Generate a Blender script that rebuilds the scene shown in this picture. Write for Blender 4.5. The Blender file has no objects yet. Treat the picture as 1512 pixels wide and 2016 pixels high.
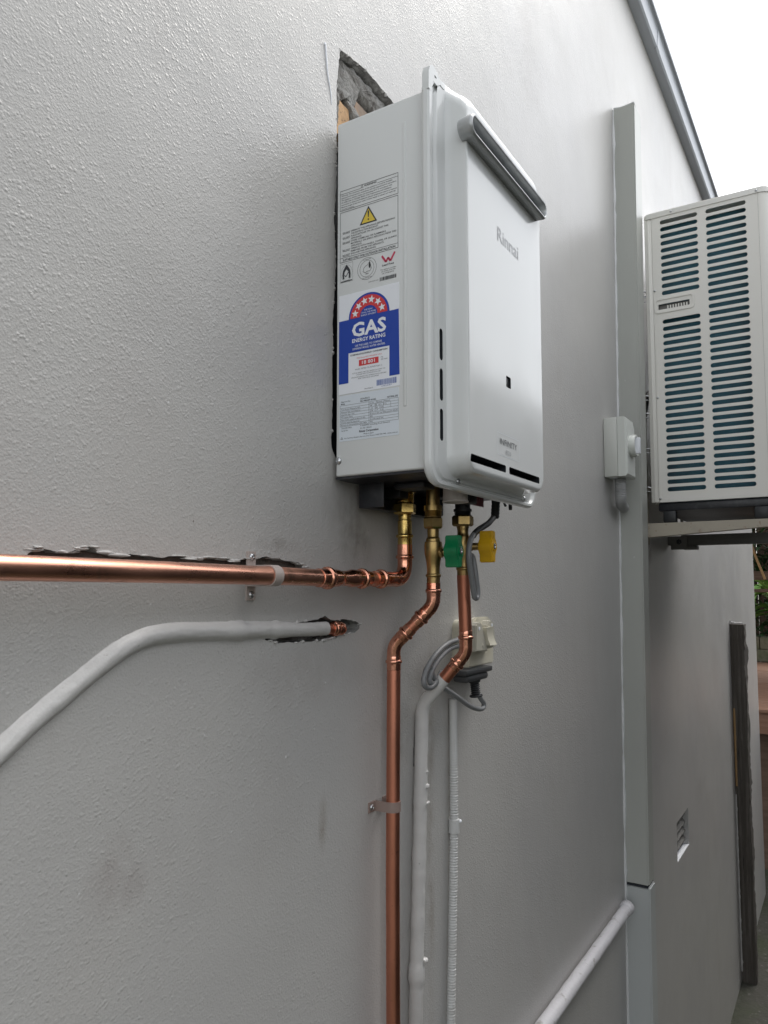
import bpy, bmesh, math, random
from math import sin, cos, pi, radians, atan2, hypot
from mathutils import Vector, Matrix, noise
from mathutils.geometry import delaunay_2d_cdt

S = bpy.context.scene
COL = S.collection
random.seed(7)

# ------------------------------------------------------------------ camera, sky, sun, exposure
cam = bpy.data.objects.new('camera', bpy.data.cameras.new('camera'))
COL.objects.link(cam)
cam.location = (0.0, -0.62, 2.72)
cam.rotation_euler = (radians(94.4), 0, radians(31.8 - 90))
cam.data.sensor_fit = 'VERTICAL'
cam.data.sensor_height = 36.0
cam.data.lens = 26.286
cam.data.shift_y = 0.0172
cam.data.clip_start = 0.02
cam.data.clip_end = 2000
S.camera = cam

SUN_DIR = Vector((0.45, -0.09, 0.88)).normalized()      # towards the sun
sun_el = math.asin(SUN_DIR.z)
w = bpy.data.worlds.new('World')
S.world = w
w.use_nodes = True
nt = w.node_tree
bg = nt.nodes['Background']
sky = nt.nodes.new('ShaderNodeTexSky')
sky.sky_type = 'NISHITA'
sky.sun_disc = False
sky.sun_elevation = sun_el
sky.sun_rotation = atan2(SUN_DIR.x, SUN_DIR.y)
sky.air_density = 1.2
sky.dust_density = 1.5
sky.ozone_density = 1.0
hs = nt.nodes.new('ShaderNodeHueSaturation')            # thin overcast: greyer sky
hs.inputs['Saturation'].default_value = 0.15
nt.links.new(sky.outputs[0], hs.inputs['Color'])
nt.links.new(hs.outputs[0], bg.inputs['Color'])
bg.inputs['Strength'].default_value = 0.13
sl = bpy.data.lights.new('sun', 'SUN')
sl.energy = 0.7
sl.angle = radians(42)
sl.color = (1.0, 0.95, 0.87)
so = bpy.data.objects.new('sun', sl)
COL.objects.link(so)
so.rotation_euler = (-SUN_DIR).to_track_quat('-Z', 'Y').to_euler()
S.view_settings.view_transform = 'Standard'
S.view_settings.look = 'None'
S.view_settings.gamma = 1.0
S.view_settings.use_curve_mapping = False
S.view_settings.exposure = 1.5
S.cycles.max_bounces = 8
S.cycles.diffuse_bounces = 5

# ------------------------------------------------------------------ materials
def ramp(n, src, p0, c0, p1, c1):
    r = n.nodes.new('ShaderNodeValToRGB')
    r.color_ramp.elements[0].position = p0
    r.color_ramp.elements[0].color = (*c0, 1)
    r.color_ramp.elements[1].position = p1
    r.color_ramp.elements[1].color = (*c1, 1)
    n.links.new(src, r.inputs[0])
    return r.outputs[0]

def nz(n, coord, scale, detail=2.0, rough=0.5, stretch=None, dist=0.0):
    t = n.nodes.new('ShaderNodeTexNoise')
    t.inputs['Scale'].default_value = scale
    t.inputs['Detail'].default_value = detail
    t.inputs['Roughness'].default_value = rough
    t.inputs['Distortion'].default_value = dist
    if stretch:
        mp = n.nodes.new('ShaderNodeMapping')
        mp.inputs['Scale'].default_value = stretch
        n.links.new(coord, mp.inputs['Vector'])
        coord = mp.outputs[0]
    n.links.new(coord, t.inputs['Vector'])
    return t.outputs[0]

def mixc(n, fac, a, b, mode='MIX'):
    m = n.nodes.new('ShaderNodeMix')
    m.data_type = 'RGBA'
    m.blend_type = mode
    for sock, v in ((m.inputs[0], fac), (m.inputs[6], a), (m.inputs[7], b)):
        if isinstance(v, (int, float)):
            sock.default_value = v
        elif isinstance(v, tuple):
            sock.default_value = (*v, 1)
        else:
            n.links.new(v, sock)
    return m.outputs[2]

def bump(n, height, strength, dist, prev=None):
    b = n.nodes.new('ShaderNodeBump')
    b.inputs['Strength'].default_value = strength
    b.inputs['Distance'].default_value = dist
    n.links.new(height, b.inputs['Height'])
    if prev is not None:
        n.links.new(prev, b.inputs['Normal'])
    return b.outputs[0]

def mat(name, base, rough=0.5, metal=0.0, spec=0.5, coat=0.0, bumps=(), var=(), rvar=None):
    """bumps: (scale, strength, dist, detail, stretch); var: (scale, lo, hi, colour, stretch) blends towards colour."""
    m = bpy.data.materials.new(name)
    m.use_nodes = True
    n = m.node_tree
    p = n.nodes['Principled BSDF']
    p.inputs['Base Color'].default_value = (*base, 1)
    p.inputs['Roughness'].default_value = rough
    p.inputs['Metallic'].default_value = metal
    p.inputs['Specular IOR Level'].default_value = spec
    p.inputs['Coat Weight'].default_value = coat
    p.inputs['Coat Roughness'].default_value = 0.08
    g = n.nodes.new('ShaderNodeNewGeometry').outputs['Position']
    c = None
    for sc, lo, hi, colr, st in var:
        f = ramp(n, nz(n, g, sc, 4, 0.6, st), lo, (0, 0, 0), hi, (1, 1, 1))
        c = mixc(n, f, c if c is not None else base, colr)
    if c is not None:
        n.links.new(c, p.inputs['Base Color'])
    prev = None
    for sc, stg, d, det, st in bumps:
        prev = bump(n, nz(n, g, sc, det, 0.55, st), stg, d, prev)
    if prev is not None:
        n.links.new(prev, p.inputs['Normal'])
    if rvar:
        sc, r0, r1, st = rvar
        f = ramp(n, nz(n, g, sc, 4, 0.6, st), 0.35, (r0,) * 3, 0.7, (r1,) * 3)
        n.links.new(f, p.inputs['Roughness'])
    return m

WALL = (0.475, 0.465, 0.445)
M = {}
def wall_paint():
    """matt-sheen wall paint over stippled render: grains, trowel waves, patches, runs and spots"""
    m = bpy.data.materials.new('wall paint'); m.use_nodes = True
    n = m.node_tree; p = n.nodes['Principled BSDF']
    g = n.nodes.new('ShaderNodeNewGeometry').outputs['Position']
    c = mixc(n, ramp(n, nz(n, g, 1.3, 4, .6), .40, (0, 0, 0), .72, (1, 1, 1)), WALL, (0.43, 0.423, 0.415))
    c = mixc(n, ramp(n, nz(n, g, 5, 5, .65, (1, 1, .6)), .52, (0, 0, 0), .85, (.45, .45, .45)), c, (0.40, 0.375, 0.355))
    c = mixc(n, ramp(n, nz(n, g, 2.2, 5, .7, (5, 1, .45)), .58, (0, 0, 0), .82, (.30, .30, .30)), c, (0.34, 0.315, 0.29))
    c = mixc(n, ramp(n, nz(n, g, 3.1, 3, .6), .66, (0, 0, 0), .80, (.25, .25, .25)), c, (0.53, 0.525, 0.515))
    c = mixc(n, ramp(n, nz(n, g, 95, 1, .5), .80, (0, 0, 0), .82, (1, 1, 1)), c, (0.22, 0.20, 0.18))
    c = mixc(n, ramp(n, nz(n, g, 120, 1, .5), .77, (0, 0, 0), .80, (1, 1, 1)), c, (0.62, 0.62, 0.61))
    # wall marks: smudges by the fittings, a dark patch under the heater corner, runs beside the painted pipe, scuffs low on the left
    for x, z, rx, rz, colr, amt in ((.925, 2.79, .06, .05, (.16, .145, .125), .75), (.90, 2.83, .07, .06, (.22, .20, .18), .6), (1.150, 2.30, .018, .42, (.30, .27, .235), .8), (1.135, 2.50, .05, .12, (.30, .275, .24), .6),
                                  (.497, 2.44, .035, .05, (.30, .26, .245), .6), (.525, 2.425, .02, .03, (.27, .23, .22), .6), (.842, 2.40, .012, .045, (.27, .235, .20), .8), (1.04, 2.47, .05, .08, (.29, .265, .235), .55),
                                  (1.225, 2.40, .02, .30, (.31, .285, .25), .6), (.74, 2.775, .05, .012, (.25, .23, .21), .6), (.80, 2.60, .16, .05, (.33, .30, .28), .45)):
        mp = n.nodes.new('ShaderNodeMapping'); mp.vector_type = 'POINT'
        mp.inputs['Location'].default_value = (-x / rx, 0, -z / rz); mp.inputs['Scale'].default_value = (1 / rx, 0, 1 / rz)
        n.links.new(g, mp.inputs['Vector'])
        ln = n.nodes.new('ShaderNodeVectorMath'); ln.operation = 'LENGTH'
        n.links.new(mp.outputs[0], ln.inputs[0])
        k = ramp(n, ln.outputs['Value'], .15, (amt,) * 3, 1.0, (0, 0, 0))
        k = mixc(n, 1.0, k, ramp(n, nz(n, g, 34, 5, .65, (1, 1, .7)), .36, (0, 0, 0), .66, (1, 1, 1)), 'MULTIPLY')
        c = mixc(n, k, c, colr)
    n.links.new(c, p.inputs['Base Color'])
    n.links.new(ramp(n, nz(n, g, 4, 4, .6), .35, (.32, .32, .32), .7, (.40, .40, .40)), p.inputs['Roughness'])
    b = bump(n, nz(n, g, 4.5, 2, .5), .12, .03)
    b = bump(n, nz(n, g, 40, 2, .5), .05, .004, b)
    # stipple: separate grains of different size, heavier in some patches than in others
    def grains(scale, r1):
        v = n.nodes.new('ShaderNodeTexVoronoi'); v.inputs['Scale'].default_value = scale; v.inputs['Randomness'].default_value = 1.0
        n.links.new(g, v.inputs['Vector'])
        return ramp(n, v.outputs['Distance'], .05, (1, 1, 1), r1, (0, 0, 0))
    gr = mixc(n, ramp(n, nz(n, g, 120, 1, .5), .40, (0, 0, 0), .62, (1, 1, 1)), (0, 0, 0), grains(230, .62))
    pt = ramp(n, nz(n, g, 3.4, 2, .5), .35, (.5, .5, .5), .65, (1, 1, 1))
    b = bump(n, mixc(n, 1.0, gr, pt, 'MULTIPLY'), .45, .0011, b)
    b = bump(n, grains(400, .7), .30, .0006, b)
    b = bump(n, nz(n, g, 700, 1, .5), .30, .0004, b)
    n.links.new(b, p.inputs['Normal'])
    return m
M['wall'] = wall_paint()
M['cavity'] = mat('old mortar', (0.13, 0.12, 0.11), 0.95, bumps=((40, 1, 0.01, 4, None),), var=((30, 0.4, 0.7, (0.24, 0.225, 0.21), None),))
M['render_edge'] = mat('broken render', (0.36, 0.355, 0.34), 0.95, bumps=((160, 1, 0.003, 4, None),), var=((60, 0.4, 0.65, (0.14, 0.135, 0.13), None),))
M['mortar'] = mat('grey mortar', (0.22, 0.21, 0.195), 0.95, bumps=((60, 1, 0.008, 6, None), (190, 1, 0.004, 5, None)), var=((25, 0.42, 0.65, (0.34, 0.335, 0.32), (1, 1, 1.8)), (55, 0.52, 0.68, (0.11, 0.10, 0.09), None), (150, 0.66, 0.74, (0.48, 0.47, 0.45), None)))
M['brick'] = mat('orange brick', (0.52, 0.33, 0.18), 0.9, bumps=((120, 0.7, 0.002, 4, None),), var=((35, 0.5, 0.7, (0.34, 0.22, 0.14), None), (160, 0.62, 0.7, (0.14, 0.09, 0.06), None)))
M['brick2'] = mat('dull brick', (0.33, 0.235, 0.17), 0.9, bumps=((120, 0.7, 0.002, 4, None),), var=((25, 0.45, 0.7, (0.22, 0.19, 0.16), None),))
M['white'] = mat('white enamel', (0.675, 0.69, 0.685), 0.15, spec=0.38, bumps=((6, 0.03, 0.01, 1, None),), rvar=(14, 0.11, 0.18, None), var=((5, .55, .85, (0.65, 0.66, 0.65), (1, 1, .4)),))
M['black'] = mat('black plastic', (0.012, 0.013, 0.015), 0.45)
M['void'] = mat('painted hollow shade', (0.010, 0.013, 0.018), 0.7)  # near-black colour standing in for the shade inside hollows
M['darksteel'] = mat('dark painted steel', (0.02, 0.021, 0.026), 0.4, var=((40, 0.5, 0.75, (0.05, 0.05, 0.055), None),))
M['grey_alu'] = mat('grey cast aluminium', (0.46, 0.475, 0.48), 0.32, metal=0.35, bumps=((300, 0.2, 0.0005, 2, None),), var=((35, 0.5, 0.8, (0.34, 0.35, 0.355), None),))
M['flue_in'] = mat('flue mouth', (0.05, 0.065, 0.085), 0.5)
M['steel'] = mat('zinc screw', (0.55, 0.56, 0.57), 0.28, metal=1.0, var=((200, 0.5, 0.8, (0.3, 0.3, 0.3), None),))
M['clip'] = mat('pale plastic clip', (0.42, 0.36, 0.33), 0.4)
M['clip_dark'] = mat('browned plastic clip', (0.27, 0.20, 0.175), 0.4)
M['ink'] = mat('black ink', (0.035, 0.037, 0.042), 0.5)
M['grey_ink'] = mat('grey lettering', (0.40, 0.41, 0.42), 0.4)
M['dark_ink'] = mat('dark grey lettering', (0.10, 0.105, 0.11), 0.4)
M['paper'] = mat('white sticker', (0.80, 0.82, 0.86), 0.35)
M['plate'] = mat('silver white data sticker', (0.66, 0.71, 0.76), 0.3)
M['blue'] = mat('blue print', (0.013, 0.055, 0.36), 0.35)
M['blue_ink'] = mat('pale blue bars', (0.10, 0.16, 0.42), 0.4)
M['red'] = mat('red print', (0.62, 0.045, 0.05), 0.35)
M['pink'] = mat('crimson print', (0.55, 0.05, 0.11), 0.4)
M['yellow'] = mat('yellow print', (0.72, 0.54, 0.07), 0.4)
M['copper'] = mat('copper pipe', (0.82, 0.43, 0.31), 0.3, metal=1.0, bumps=((500, 0.06, 0.0005, 2, None),),
    var=((14, 0.45, 0.8, (0.68, 0.32, 0.22), (0.3, 1, 1)), (70, 0.60, 0.76, (0.42, 0.20, 0.14), (.5, 1, 1)), (9, 0.58, 0.8, (0.60, 0.40, 0.34), None), (26, .62, .72, (0.50, 0.27, 0.20), None)), rvar=(45, 0.24, 0.42, (0.25, 1, 1)))
M['copper_down'] = mat('dull copper pipe', (0.60, 0.245, 0.16), 0.36, metal=1.0, bumps=((500, 0.06, 0.0005, 2, None),),
    var=((16, 0.45, 0.8, (0.52, 0.20, 0.13), (1, 1, 0.25)), (80, 0.64, 0.8, (0.34, 0.15, 0.10), None), (5, 0.6, 0.8, (0.42, 0.21, 0.15), (1, 1, .3))), rvar=(45, 0.34, 0.50, (1, 1, 0.2)))
M['copper_fit'] = mat('polished copper fitting', (0.74, 0.35, 0.24), 0.18, metal=1.0,
    var=((60, 0.45, 0.75, (0.50, 0.20, 0.13), None), (160, 0.6, 0.75, (0.26, 0.11, 0.07), None)), rvar=(70, 0.10, 0.30, None), bumps=((220, 0.12, 0.0008, 2, None),))
M['brass'] = mat('brass', (0.66, 0.47, 0.16), 0.24, metal=1.0, var=((70, 0.5, 0.75, (0.44, 0.30, 0.10), None),), bumps=((420, 0.1, 0.0006, 2, None),), rvar=(60, 0.16, 0.32, None))
M['bronze'] = mat('dull brass valve', (0.40, 0.28, 0.115), 0.36, metal=1.0, var=((90, 0.45, 0.75, (0.28, 0.20, 0.09), None),), bumps=((380, 0.25, 0.0008, 3, None),))
M['green'] = mat('green handle plastic', (0.002, 0.17, 0.06), 0.35, var=((50, .55, .8, (0.02, 0.11, 0.05), None),), bumps=((200, .15, .0006, 2, None),))
M['amber'] = mat('yellow handle plastic', (0.62, 0.36, 0.012), 0.35, var=((50, .55, .8, (0.42, 0.25, 0.03), None),), bumps=((200, .15, .0006, 2, None),))
M['paint_pipe'] = mat('thick grey pipe paint', (0.55, 0.54, 0.525), 0.36,
    bumps=((45, 0.35, 0.004, 3, None), (200, 0.3, 0.0008, 2, None)), var=((10, 0.5, 0.8, (0.43, 0.415, 0.40), None), (70, 0.68, 0.76, (0.30, 0.28, 0.26), None)))
M['paint_white'] = mat('lavender white pipe paint', (0.62, 0.61, 0.63), 0.5,
    bumps=((50, 0.6, 0.004, 4, None),), var=((40, 0.6, 0.72, (0.36, 0.34, 0.33), None),))
M['conduit'] = mat('painted conduit', (0.56, 0.56, 0.55), 0.5, var=((30, 0.5, 0.8, (0.46, 0.45, 0.43), None),))
M['cable'] = mat('grey cable', (0.19, 0.195, 0.20), 0.42, var=((40, 0.5, 0.8, (0.16, 0.165, 0.17), None),))
M['gland'] = mat('dark grey rubber', (0.022, 0.023, 0.025), 0.6)
M['plug'] = mat('charcoal plug', (0.045, 0.047, 0.050), 0.5)
M['pvc'] = mat('beige grey socket', (0.50, 0.46, 0.43), 0.45)
M['tag'] = mat('dark red tag', (0.20, 0.025, 0.035), 0.4)
M['tag_ink'] = mat('tag lettering', (0.34, 0.10, 0.11), 0.4)
M['cream'] = mat('cream plastic', (0.60, 0.57, 0.47), 0.38, var=((20, 0.5, 0.8, (0.54, 0.50, 0.38), None),))
M['cream_dark'] = mat('aged cream plastic', (0.47, 0.45, 0.38), 0.42)
M['duct'] = mat('grey green duct', (0.41, 0.42, 0.39), 0.38, bumps=((12, 0.12, 0.01, 2, (1, 1, 0.3)),), var=((5, 0.45, 0.75, (0.37, 0.375, 0.35), (1, 1, 0.3)), (30, 0.74, 0.78, (0.55, 0.56, 0.56), None)))
M['duct2'] = mat('newer grey duct', (0.46, 0.48, 0.475), 0.36, bumps=((12, 0.12, 0.01, 2, (1, 1, 0.3)),))
M['silicone'] = mat('white sealant', (0.66, 0.67, 0.67), 0.45, bumps=((120, 0.8, 0.003, 3, None),))
M['switchbox'] = mat('pale grey isolator', (0.58, 0.59, 0.55), 0.38)
M['switchlid'] = mat('lighter grey isolator lid', (0.63, 0.65, 0.61), 0.36)
M['flex'] = mat('grey flexible conduit', (0.36, 0.365, 0.365), 0.45)
M['ac'] = mat('cream white air conditioner', (0.75, 0.735, 0.685), 0.38, bumps=((260, 0.1, 0.0005, 2, None),))
M['ac2'] = mat('air conditioner lid', (0.76, 0.75, 0.71), 0.36)
M['bracket'] = mat('rusty beige bracket', (0.40, 0.36, 0.29), 0.55, var=((60, 0.62, 0.75, (0.22, 0.12, 0.07), None), (14, 0.5, 0.8, (0.32, 0.29, 0.24), None)))
M['bracket_dark'] = mat('grey bracket', (0.16, 0.155, 0.145), 0.6, var=((40, 0.6, 0.75, (0.10, 0.07, 0.05), None),))
M['fascia'] = mat('blue grey gutter', (0.38, 0.41, 0.45), 0.4, var=((2.5, 0.45, 0.8, (0.38, 0.40, 0.43), (0.3, 1, 1)),), bumps=((5, 0.2, 0.02, 2, (0.3, 1, 1)),))
M['timber'] = mat('weathered dark timber', (0.075, 0.065, 0.055), 0.85, bumps=((40, 0.9, 0.01, 5, (2, 2, 0.08)),), var=((30, 0.45, 0.7, (0.15, 0.135, 0.12), (2, 2, 0.07)), (60, 0.6, 0.75, (0.025, 0.02, 0.018), (2, 2, 0.08))))
M['split'] = mat('fresh split wood', (0.36, 0.22, 0.10), 0.8, bumps=((40, 0.6, 0.006, 4, (2, 2, 0.1)),))
M['deck'] = mat('red brown decking', (0.23, 0.12, 0.075), 0.6, bumps=((40, 0.4, 0.004, 4, (2, .1, 2)),), var=((18, 0.4, 0.7, (0.31, 0.18, 0.12), (2, .12, 2)),))
M['brown'] = mat('brown stained timber', (0.10, 0.062, 0.042), 0.7, var=((18, 0.4, 0.7, (0.16, 0.10, 0.07), (2, 0.2, 2)),))
M['leaf'] = mat('bright leaf', (0.15, 0.32, 0.07), 0.4, var=((9, 0.45, 0.7, (0.30, 0.40, 0.10), None),))
M['leaf2'] = mat('deep leaf', (0.025, 0.06, 0.02), 0.45, var=((6, 0.45, 0.7, (0.045, 0.09, 0.03), None),))
M['bed'] = mat('mossy block', (0.14, 0.13, 0.09), 0.9, bumps=((30, 0.8, 0.01, 4, None),), var=((9, 0.45, 0.7, (0.07, 0.085, 0.04), None),))
M['ground'] = mat('damp mossy concrete', (0.060, 0.058, 0.048), 0.85, bumps=((25, 0.8, 0.02, 5, None), (140, 0.6, 0.004, 3, None)),
    var=((3, 0.42, 0.65, (0.045, 0.055, 0.028), None), (30, 0.62, 0.72, (0.17, 0.165, 0.15), None)))
M['boundary'] = mat('neighbour render', (0.085, 0.087, 0.090), 0.85, bumps=((90, 0.4, 0.003, 3, None),), var=((1.5, 0.4, 0.7, (0.060, 0.061, 0.063), None),))
M['coil'] = mat('teal condenser fins', (0.045, 0.165, 0.22), 0.5, bumps=((160, .6, .003, 2, (1, 4, .2)),), var=((3, .4, .7, (0.035, 0.055, 0.065), (.2, 1, .3)),))

# ------------------------------------------------------------------ mesh helpers
def link(name, me, parent=None):
    o = bpy.data.objects.new(name, me)
    COL.objects.link(o)
    if parent is not None:
        o.parent = parent
        o.matrix_parent_inverse = Matrix.Translation(-parent_loc(parent))
    return o

def parent_loc(o):
    l = Vector(o.location)
    return l if o.parent is None else l

def thing(name, label, cat, loc=(0, 0, 0), group=None):
    o = bpy.data.objects.new(name, None)
    o.empty_display_size = 0.05
    o.location = loc
    COL.objects.link(o)
    return tag(o, label, cat, group)

def tag(o, label, cat, group=None):
    o['label'] = label
    o['category'] = cat
    if group:
        o['group'] = group
    return o

class B:
    """collects geometry in world metres and links it as ONE mesh"""
    def __init__(s):
        s.v, s.f = [], []
    def add(s, vs, fs):
        k = len(s.v)
        s.v += [tuple(p) for p in vs]
        s.f += [tuple(i + k for i in f) for f in fs]
        return s
    def box(s, x0, x1, y0, y1, z0, z1, b=0.0, seg=2):
        bm = bmesh.new()
        bmesh.ops.create_cube(bm, size=1)
        for v in bm.verts:
            v.co = Vector(((x0 + x1) / 2 + v.co.x * (x1 - x0), (y0 + y1) / 2 + v.co.y * (y1 - y0), (z0 + z1) / 2 + v.co.z * (z1 - z0)))
        if b > 0:
            bmesh.ops.bevel(bm, geom=bm.edges[:], offset=b, segments=seg, profile=0.5, affect='EDGES')
        s.bm(bm)
        return s
    def bm(s, bm, mtx=None):
        bm.verts.index_update()
        s.add([(mtx @ v.co) if mtx else v.co for v in bm.verts], [[v.index for v in f.verts] for f in bm.faces])
        bm.free()
    def tube(s, pts, rad, n=16, cap=True, jitter=None):
        pts = [Vector(p) for p in pts]
        R = rad if isinstance(rad, (list, tuple)) else [rad] * len(pts)
        T = []
        for i in range(len(pts)):
            a = pts[max(i - 1, 0)]; c = pts[min(i + 1, len(pts) - 1)]
            d = c - a
            T.append(d.normalized() if d.length > 1e-9 else (T[-1] if T else Vector((0, 0, 1))))
        up = Vector((0, 0, 1)) if abs(T[0].z) < 0.9 else Vector((1, 0, 0))
        N = (up - T[0] * up.dot(T[0])).normalized()
        vs, fs = [], []
        for i, p in enumerate(pts):
            N = (N - T[i] * N.dot(T[i])).normalized()
            Bv = T[i].cross(N)
            for k in range(n):
                a = 2 * pi * k / n
                r = R[i]
                d = N * cos(a) + Bv * sin(a)
                if jitter:
                    r *= 1 + jitter * noise.noise((p + d * 0.01) * 60)
                vs.append(p + d * r)
        m = len(pts)
        for i in range(m - 1):
            for k in range(n):
                fs.append((i * n + k, i * n + (k + 1) % n, (i + 1) * n + (k + 1) % n, (i + 1) * n + k))
        if cap:
            fs.append(tuple(range(n - 1, -1, -1)))
            fs.append(tuple(range((m - 1) * n, m * n)))
        s.add(vs, fs)
        return s
    def lathe(s, p0, d, prof, n=24):
        """prof: (distance along d, radius)"""
        p0 = Vector(p0); d = Vector(d).normalized()
        up = Vector((0, 0, 1)) if abs(d.z) < 0.9 else Vector((1, 0, 0))
        N = (up - d * up.dot(d)).normalized(); Bv = d.cross(N)
        vs, fs = [], []
        for t, r in prof:
            for k in range(n):
                a = 2 * pi * k / n
                vs.append(p0 + d * t + (N * cos(a) + Bv * sin(a)) * r)
        m = len(prof)
        for i in range(m - 1):
            for k in range(n):
                fs.append((i * n + k, i * n + (k + 1) % n, (i + 1) * n + (k + 1) % n, (i + 1) * n + k))
        fs.append(tuple(range(n - 1, -1, -1))); fs.append(tuple(range((m - 1) * n, m * n)))
        s.add(vs, fs)
        return s
    def hexnut(s, p0, d, h, r, turn=0.0, ch=0.15):
        p0 = Vector(p0); d = Vector(d).normalized()
        up = Vector((0, 1, 0)) if abs(d.y) < 0.9 else Vector((1, 0, 0))
        N = (up - d * up.dot(d)).normalized(); Bv = d.cross(N)
        vs, fs = [], []
        for t, rr in ((0, r * 0.86), (h * ch, r), (h * (1 - ch), r), (h, r * 0.86)):
            for k in range(6):
                a = pi / 3 * k + turn
                vs.append(p0 + d * t + (N * cos(a) + Bv * sin(a)) * rr)
        for i in range(3):
            for k in range(6):
                fs.append((i * 6 + k, i * 6 + (k + 1) % 6, (i + 1) * 6 + (k + 1) % 6, (i + 1) * 6 + k))
        fs.append((5, 4, 3, 2, 1, 0)); fs.append((18, 19, 20, 21, 22, 23))
        s.add(vs, fs)
        return s
    def prism(s, loop, to3, d0, d1, holes=()):
        """2-D outline (with holes) extruded from depth d0 (front) to d1 (back); to3(u, v, depth)"""
        vs2, tri, loops = cdt(loop, holes)
        nv = len(vs2)
        vs = [to3(u, v, d0) for u, v in vs2] + [to3(u, v, d1) for u, v in vs2]
        fs = [tuple(t) for t in tri] + [tuple(i + nv for i in reversed(t)) for t in tri]
        for lp in loops:
            for i in range(len(lp)):
                a, b = lp[i], lp[(i + 1) % len(lp)]
                fs.append((b, a, a + nv, b + nv))
        s.add(vs, fs)
        return s
    def build(s, name, m, parent=None, smooth=35, label=None):
        me = bpy.data.meshes.new(name)
        me.from_pydata(s.v, [], s.f)
        me.validate()
        bm = bmesh.new(); bm.from_mesh(me)
        bmesh.ops.recalc_face_normals(bm, faces=bm.faces)
        bm.to_mesh(me); bm.free()
        if smooth:
            me.polygons.foreach_set('use_smooth', [True] * len(me.polygons))
            me.set_sharp_from_angle(angle=radians(smooth))
        me.materials.append(M[m] if isinstance(m, str) else m)
        o = link(name, me, parent)
        if label:
            o['label'] = label
        return o

def cdt(loop, holes=()):
    vs, es, loops = [], [], []
    for lp in (loop, *holes):
        k = len(vs); n = len(lp)
        vs += [Vector(p) for p in lp]
        es += [(k + i, k + (i + 1) % n) for i in range(n)]
        loops.append(list(range(k, k + n)))
    ov, oe, of, orig, _, _ = delaunay_2d_cdt(vs, es, [], 1, 1e-7)
    hb = [(min(p[0] for p in h), max(p[0] for p in h), min(p[1] for p in h), max(p[1] for p in h), h) for h in holes]
    def inside(x, y, h):
        r = False; j = len(h) - 1
        for i in range(len(h)):
            if (h[i][1] > y) != (h[j][1] > y) and x < (h[j][0] - h[i][0]) * (y - h[i][1]) / (h[j][1] - h[i][1]) + h[i][0]:
                r = not r
            j = i
        return r
    kept = []
    for t in of:
        x = sum(ov[i].x for i in t) / len(t); y = sum(ov[i].y for i in t) / len(t)
        if inside(x, y, loop) and not any(a < x < b and c < y < d and inside(x, y, h) for a, b, c, d, h in hb):
            kept.append(t)
    of = kept
    idx = {}
    for i, os_ in enumerate(orig):
        for j in os_:
            idx[j] = i
    return [(v.x, v.y) for v in ov], of, [[idx[j] for j in lp] for lp in loops]

def rrect(L, R, Bt, T, r, n=6):
    pts = []
    for cx, cz, a0 in ((R - r, T - r, 0), (L + r, T - r, 90), (L + r, Bt + r, 180), (R - r, Bt + r, 270)):
        for k in range(n + 1):
            a = radians(a0 + 90 * k / n)
            pts.append((cx + r * cos(a), cz + r * sin(a)))
    return pts

def jag(pts, amp, step, seed=0, closed=True):
    out = []
    n = len(pts)
    for i in range(n if closed else n - 1):
        a = Vector(pts[i]); b = Vector(pts[(i + 1) % n])
        m = max(1, int((b - a).length / step))
        for k in range(m):
            p = a.lerp(b, k / m)
            q = Vector((p.x * 90 + seed, p.y * 90, seed))
            out.append((p.x + amp * noise.noise(q * 1.3) + amp * 0.6 * noise.noise(q * 4), p.y + amp * noise.noise(q * 1.3 + Vector((31, 7, 3))) + amp * 0.6 * noise.noise(q * 4 + Vector((5, 17, 9)))))
    return out

def smooth_path(pts, it=2):
    pts = [Vector(p) for p in pts]
    for _ in range(it):
        q = [pts[0]]
        for a, b in zip(pts, pts[1:]):
            q += [a.lerp(b, 0.25), a.lerp(b, 0.75)]
        q.append(pts[-1])
        pts = q
    return pts

def bend(p0, v, p1, r, n=8):
    """arc that rounds the corner v between p0 and p1; returns the arc's points"""
    p0, v, p1 = Vector(p0), Vector(v), Vector(p1)
    a = (p0 - v).normalized(); b = (p1 - v).normalized()
    ang = a.angle(b)
    t = r / math.tan(ang / 2)
    c = v + (a + b).normalized() * (r / sin(ang / 2))
    s0 = v + a * t - c; s1 = v + b * t - c
    tot = s0.angle(s1)
    return [c + (s0 * sin((1 - k / n) * tot) + s1 * sin(k / n * tot)) / sin(tot) for k in range(n + 1)]

def solve_text(body, size=1.0, off=0.0, res=2):
    cu = bpy.data.curves.new('t', 'FONT')
    cu.body = body; cu.size = size; cu.offset = off; cu.resolution_u = res
    o = bpy.data.objects.new('t', cu)
    me = o.to_mesh()
    vs = [(v.co.x, v.co.y) for v in me.vertices]
    fs = [tuple(p.vertices) for p in me.polygons]
    o.to_mesh_clear()
    bpy.data.objects.remove(o); bpy.data.curves.remove(cu)
    return vs, fs

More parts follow.
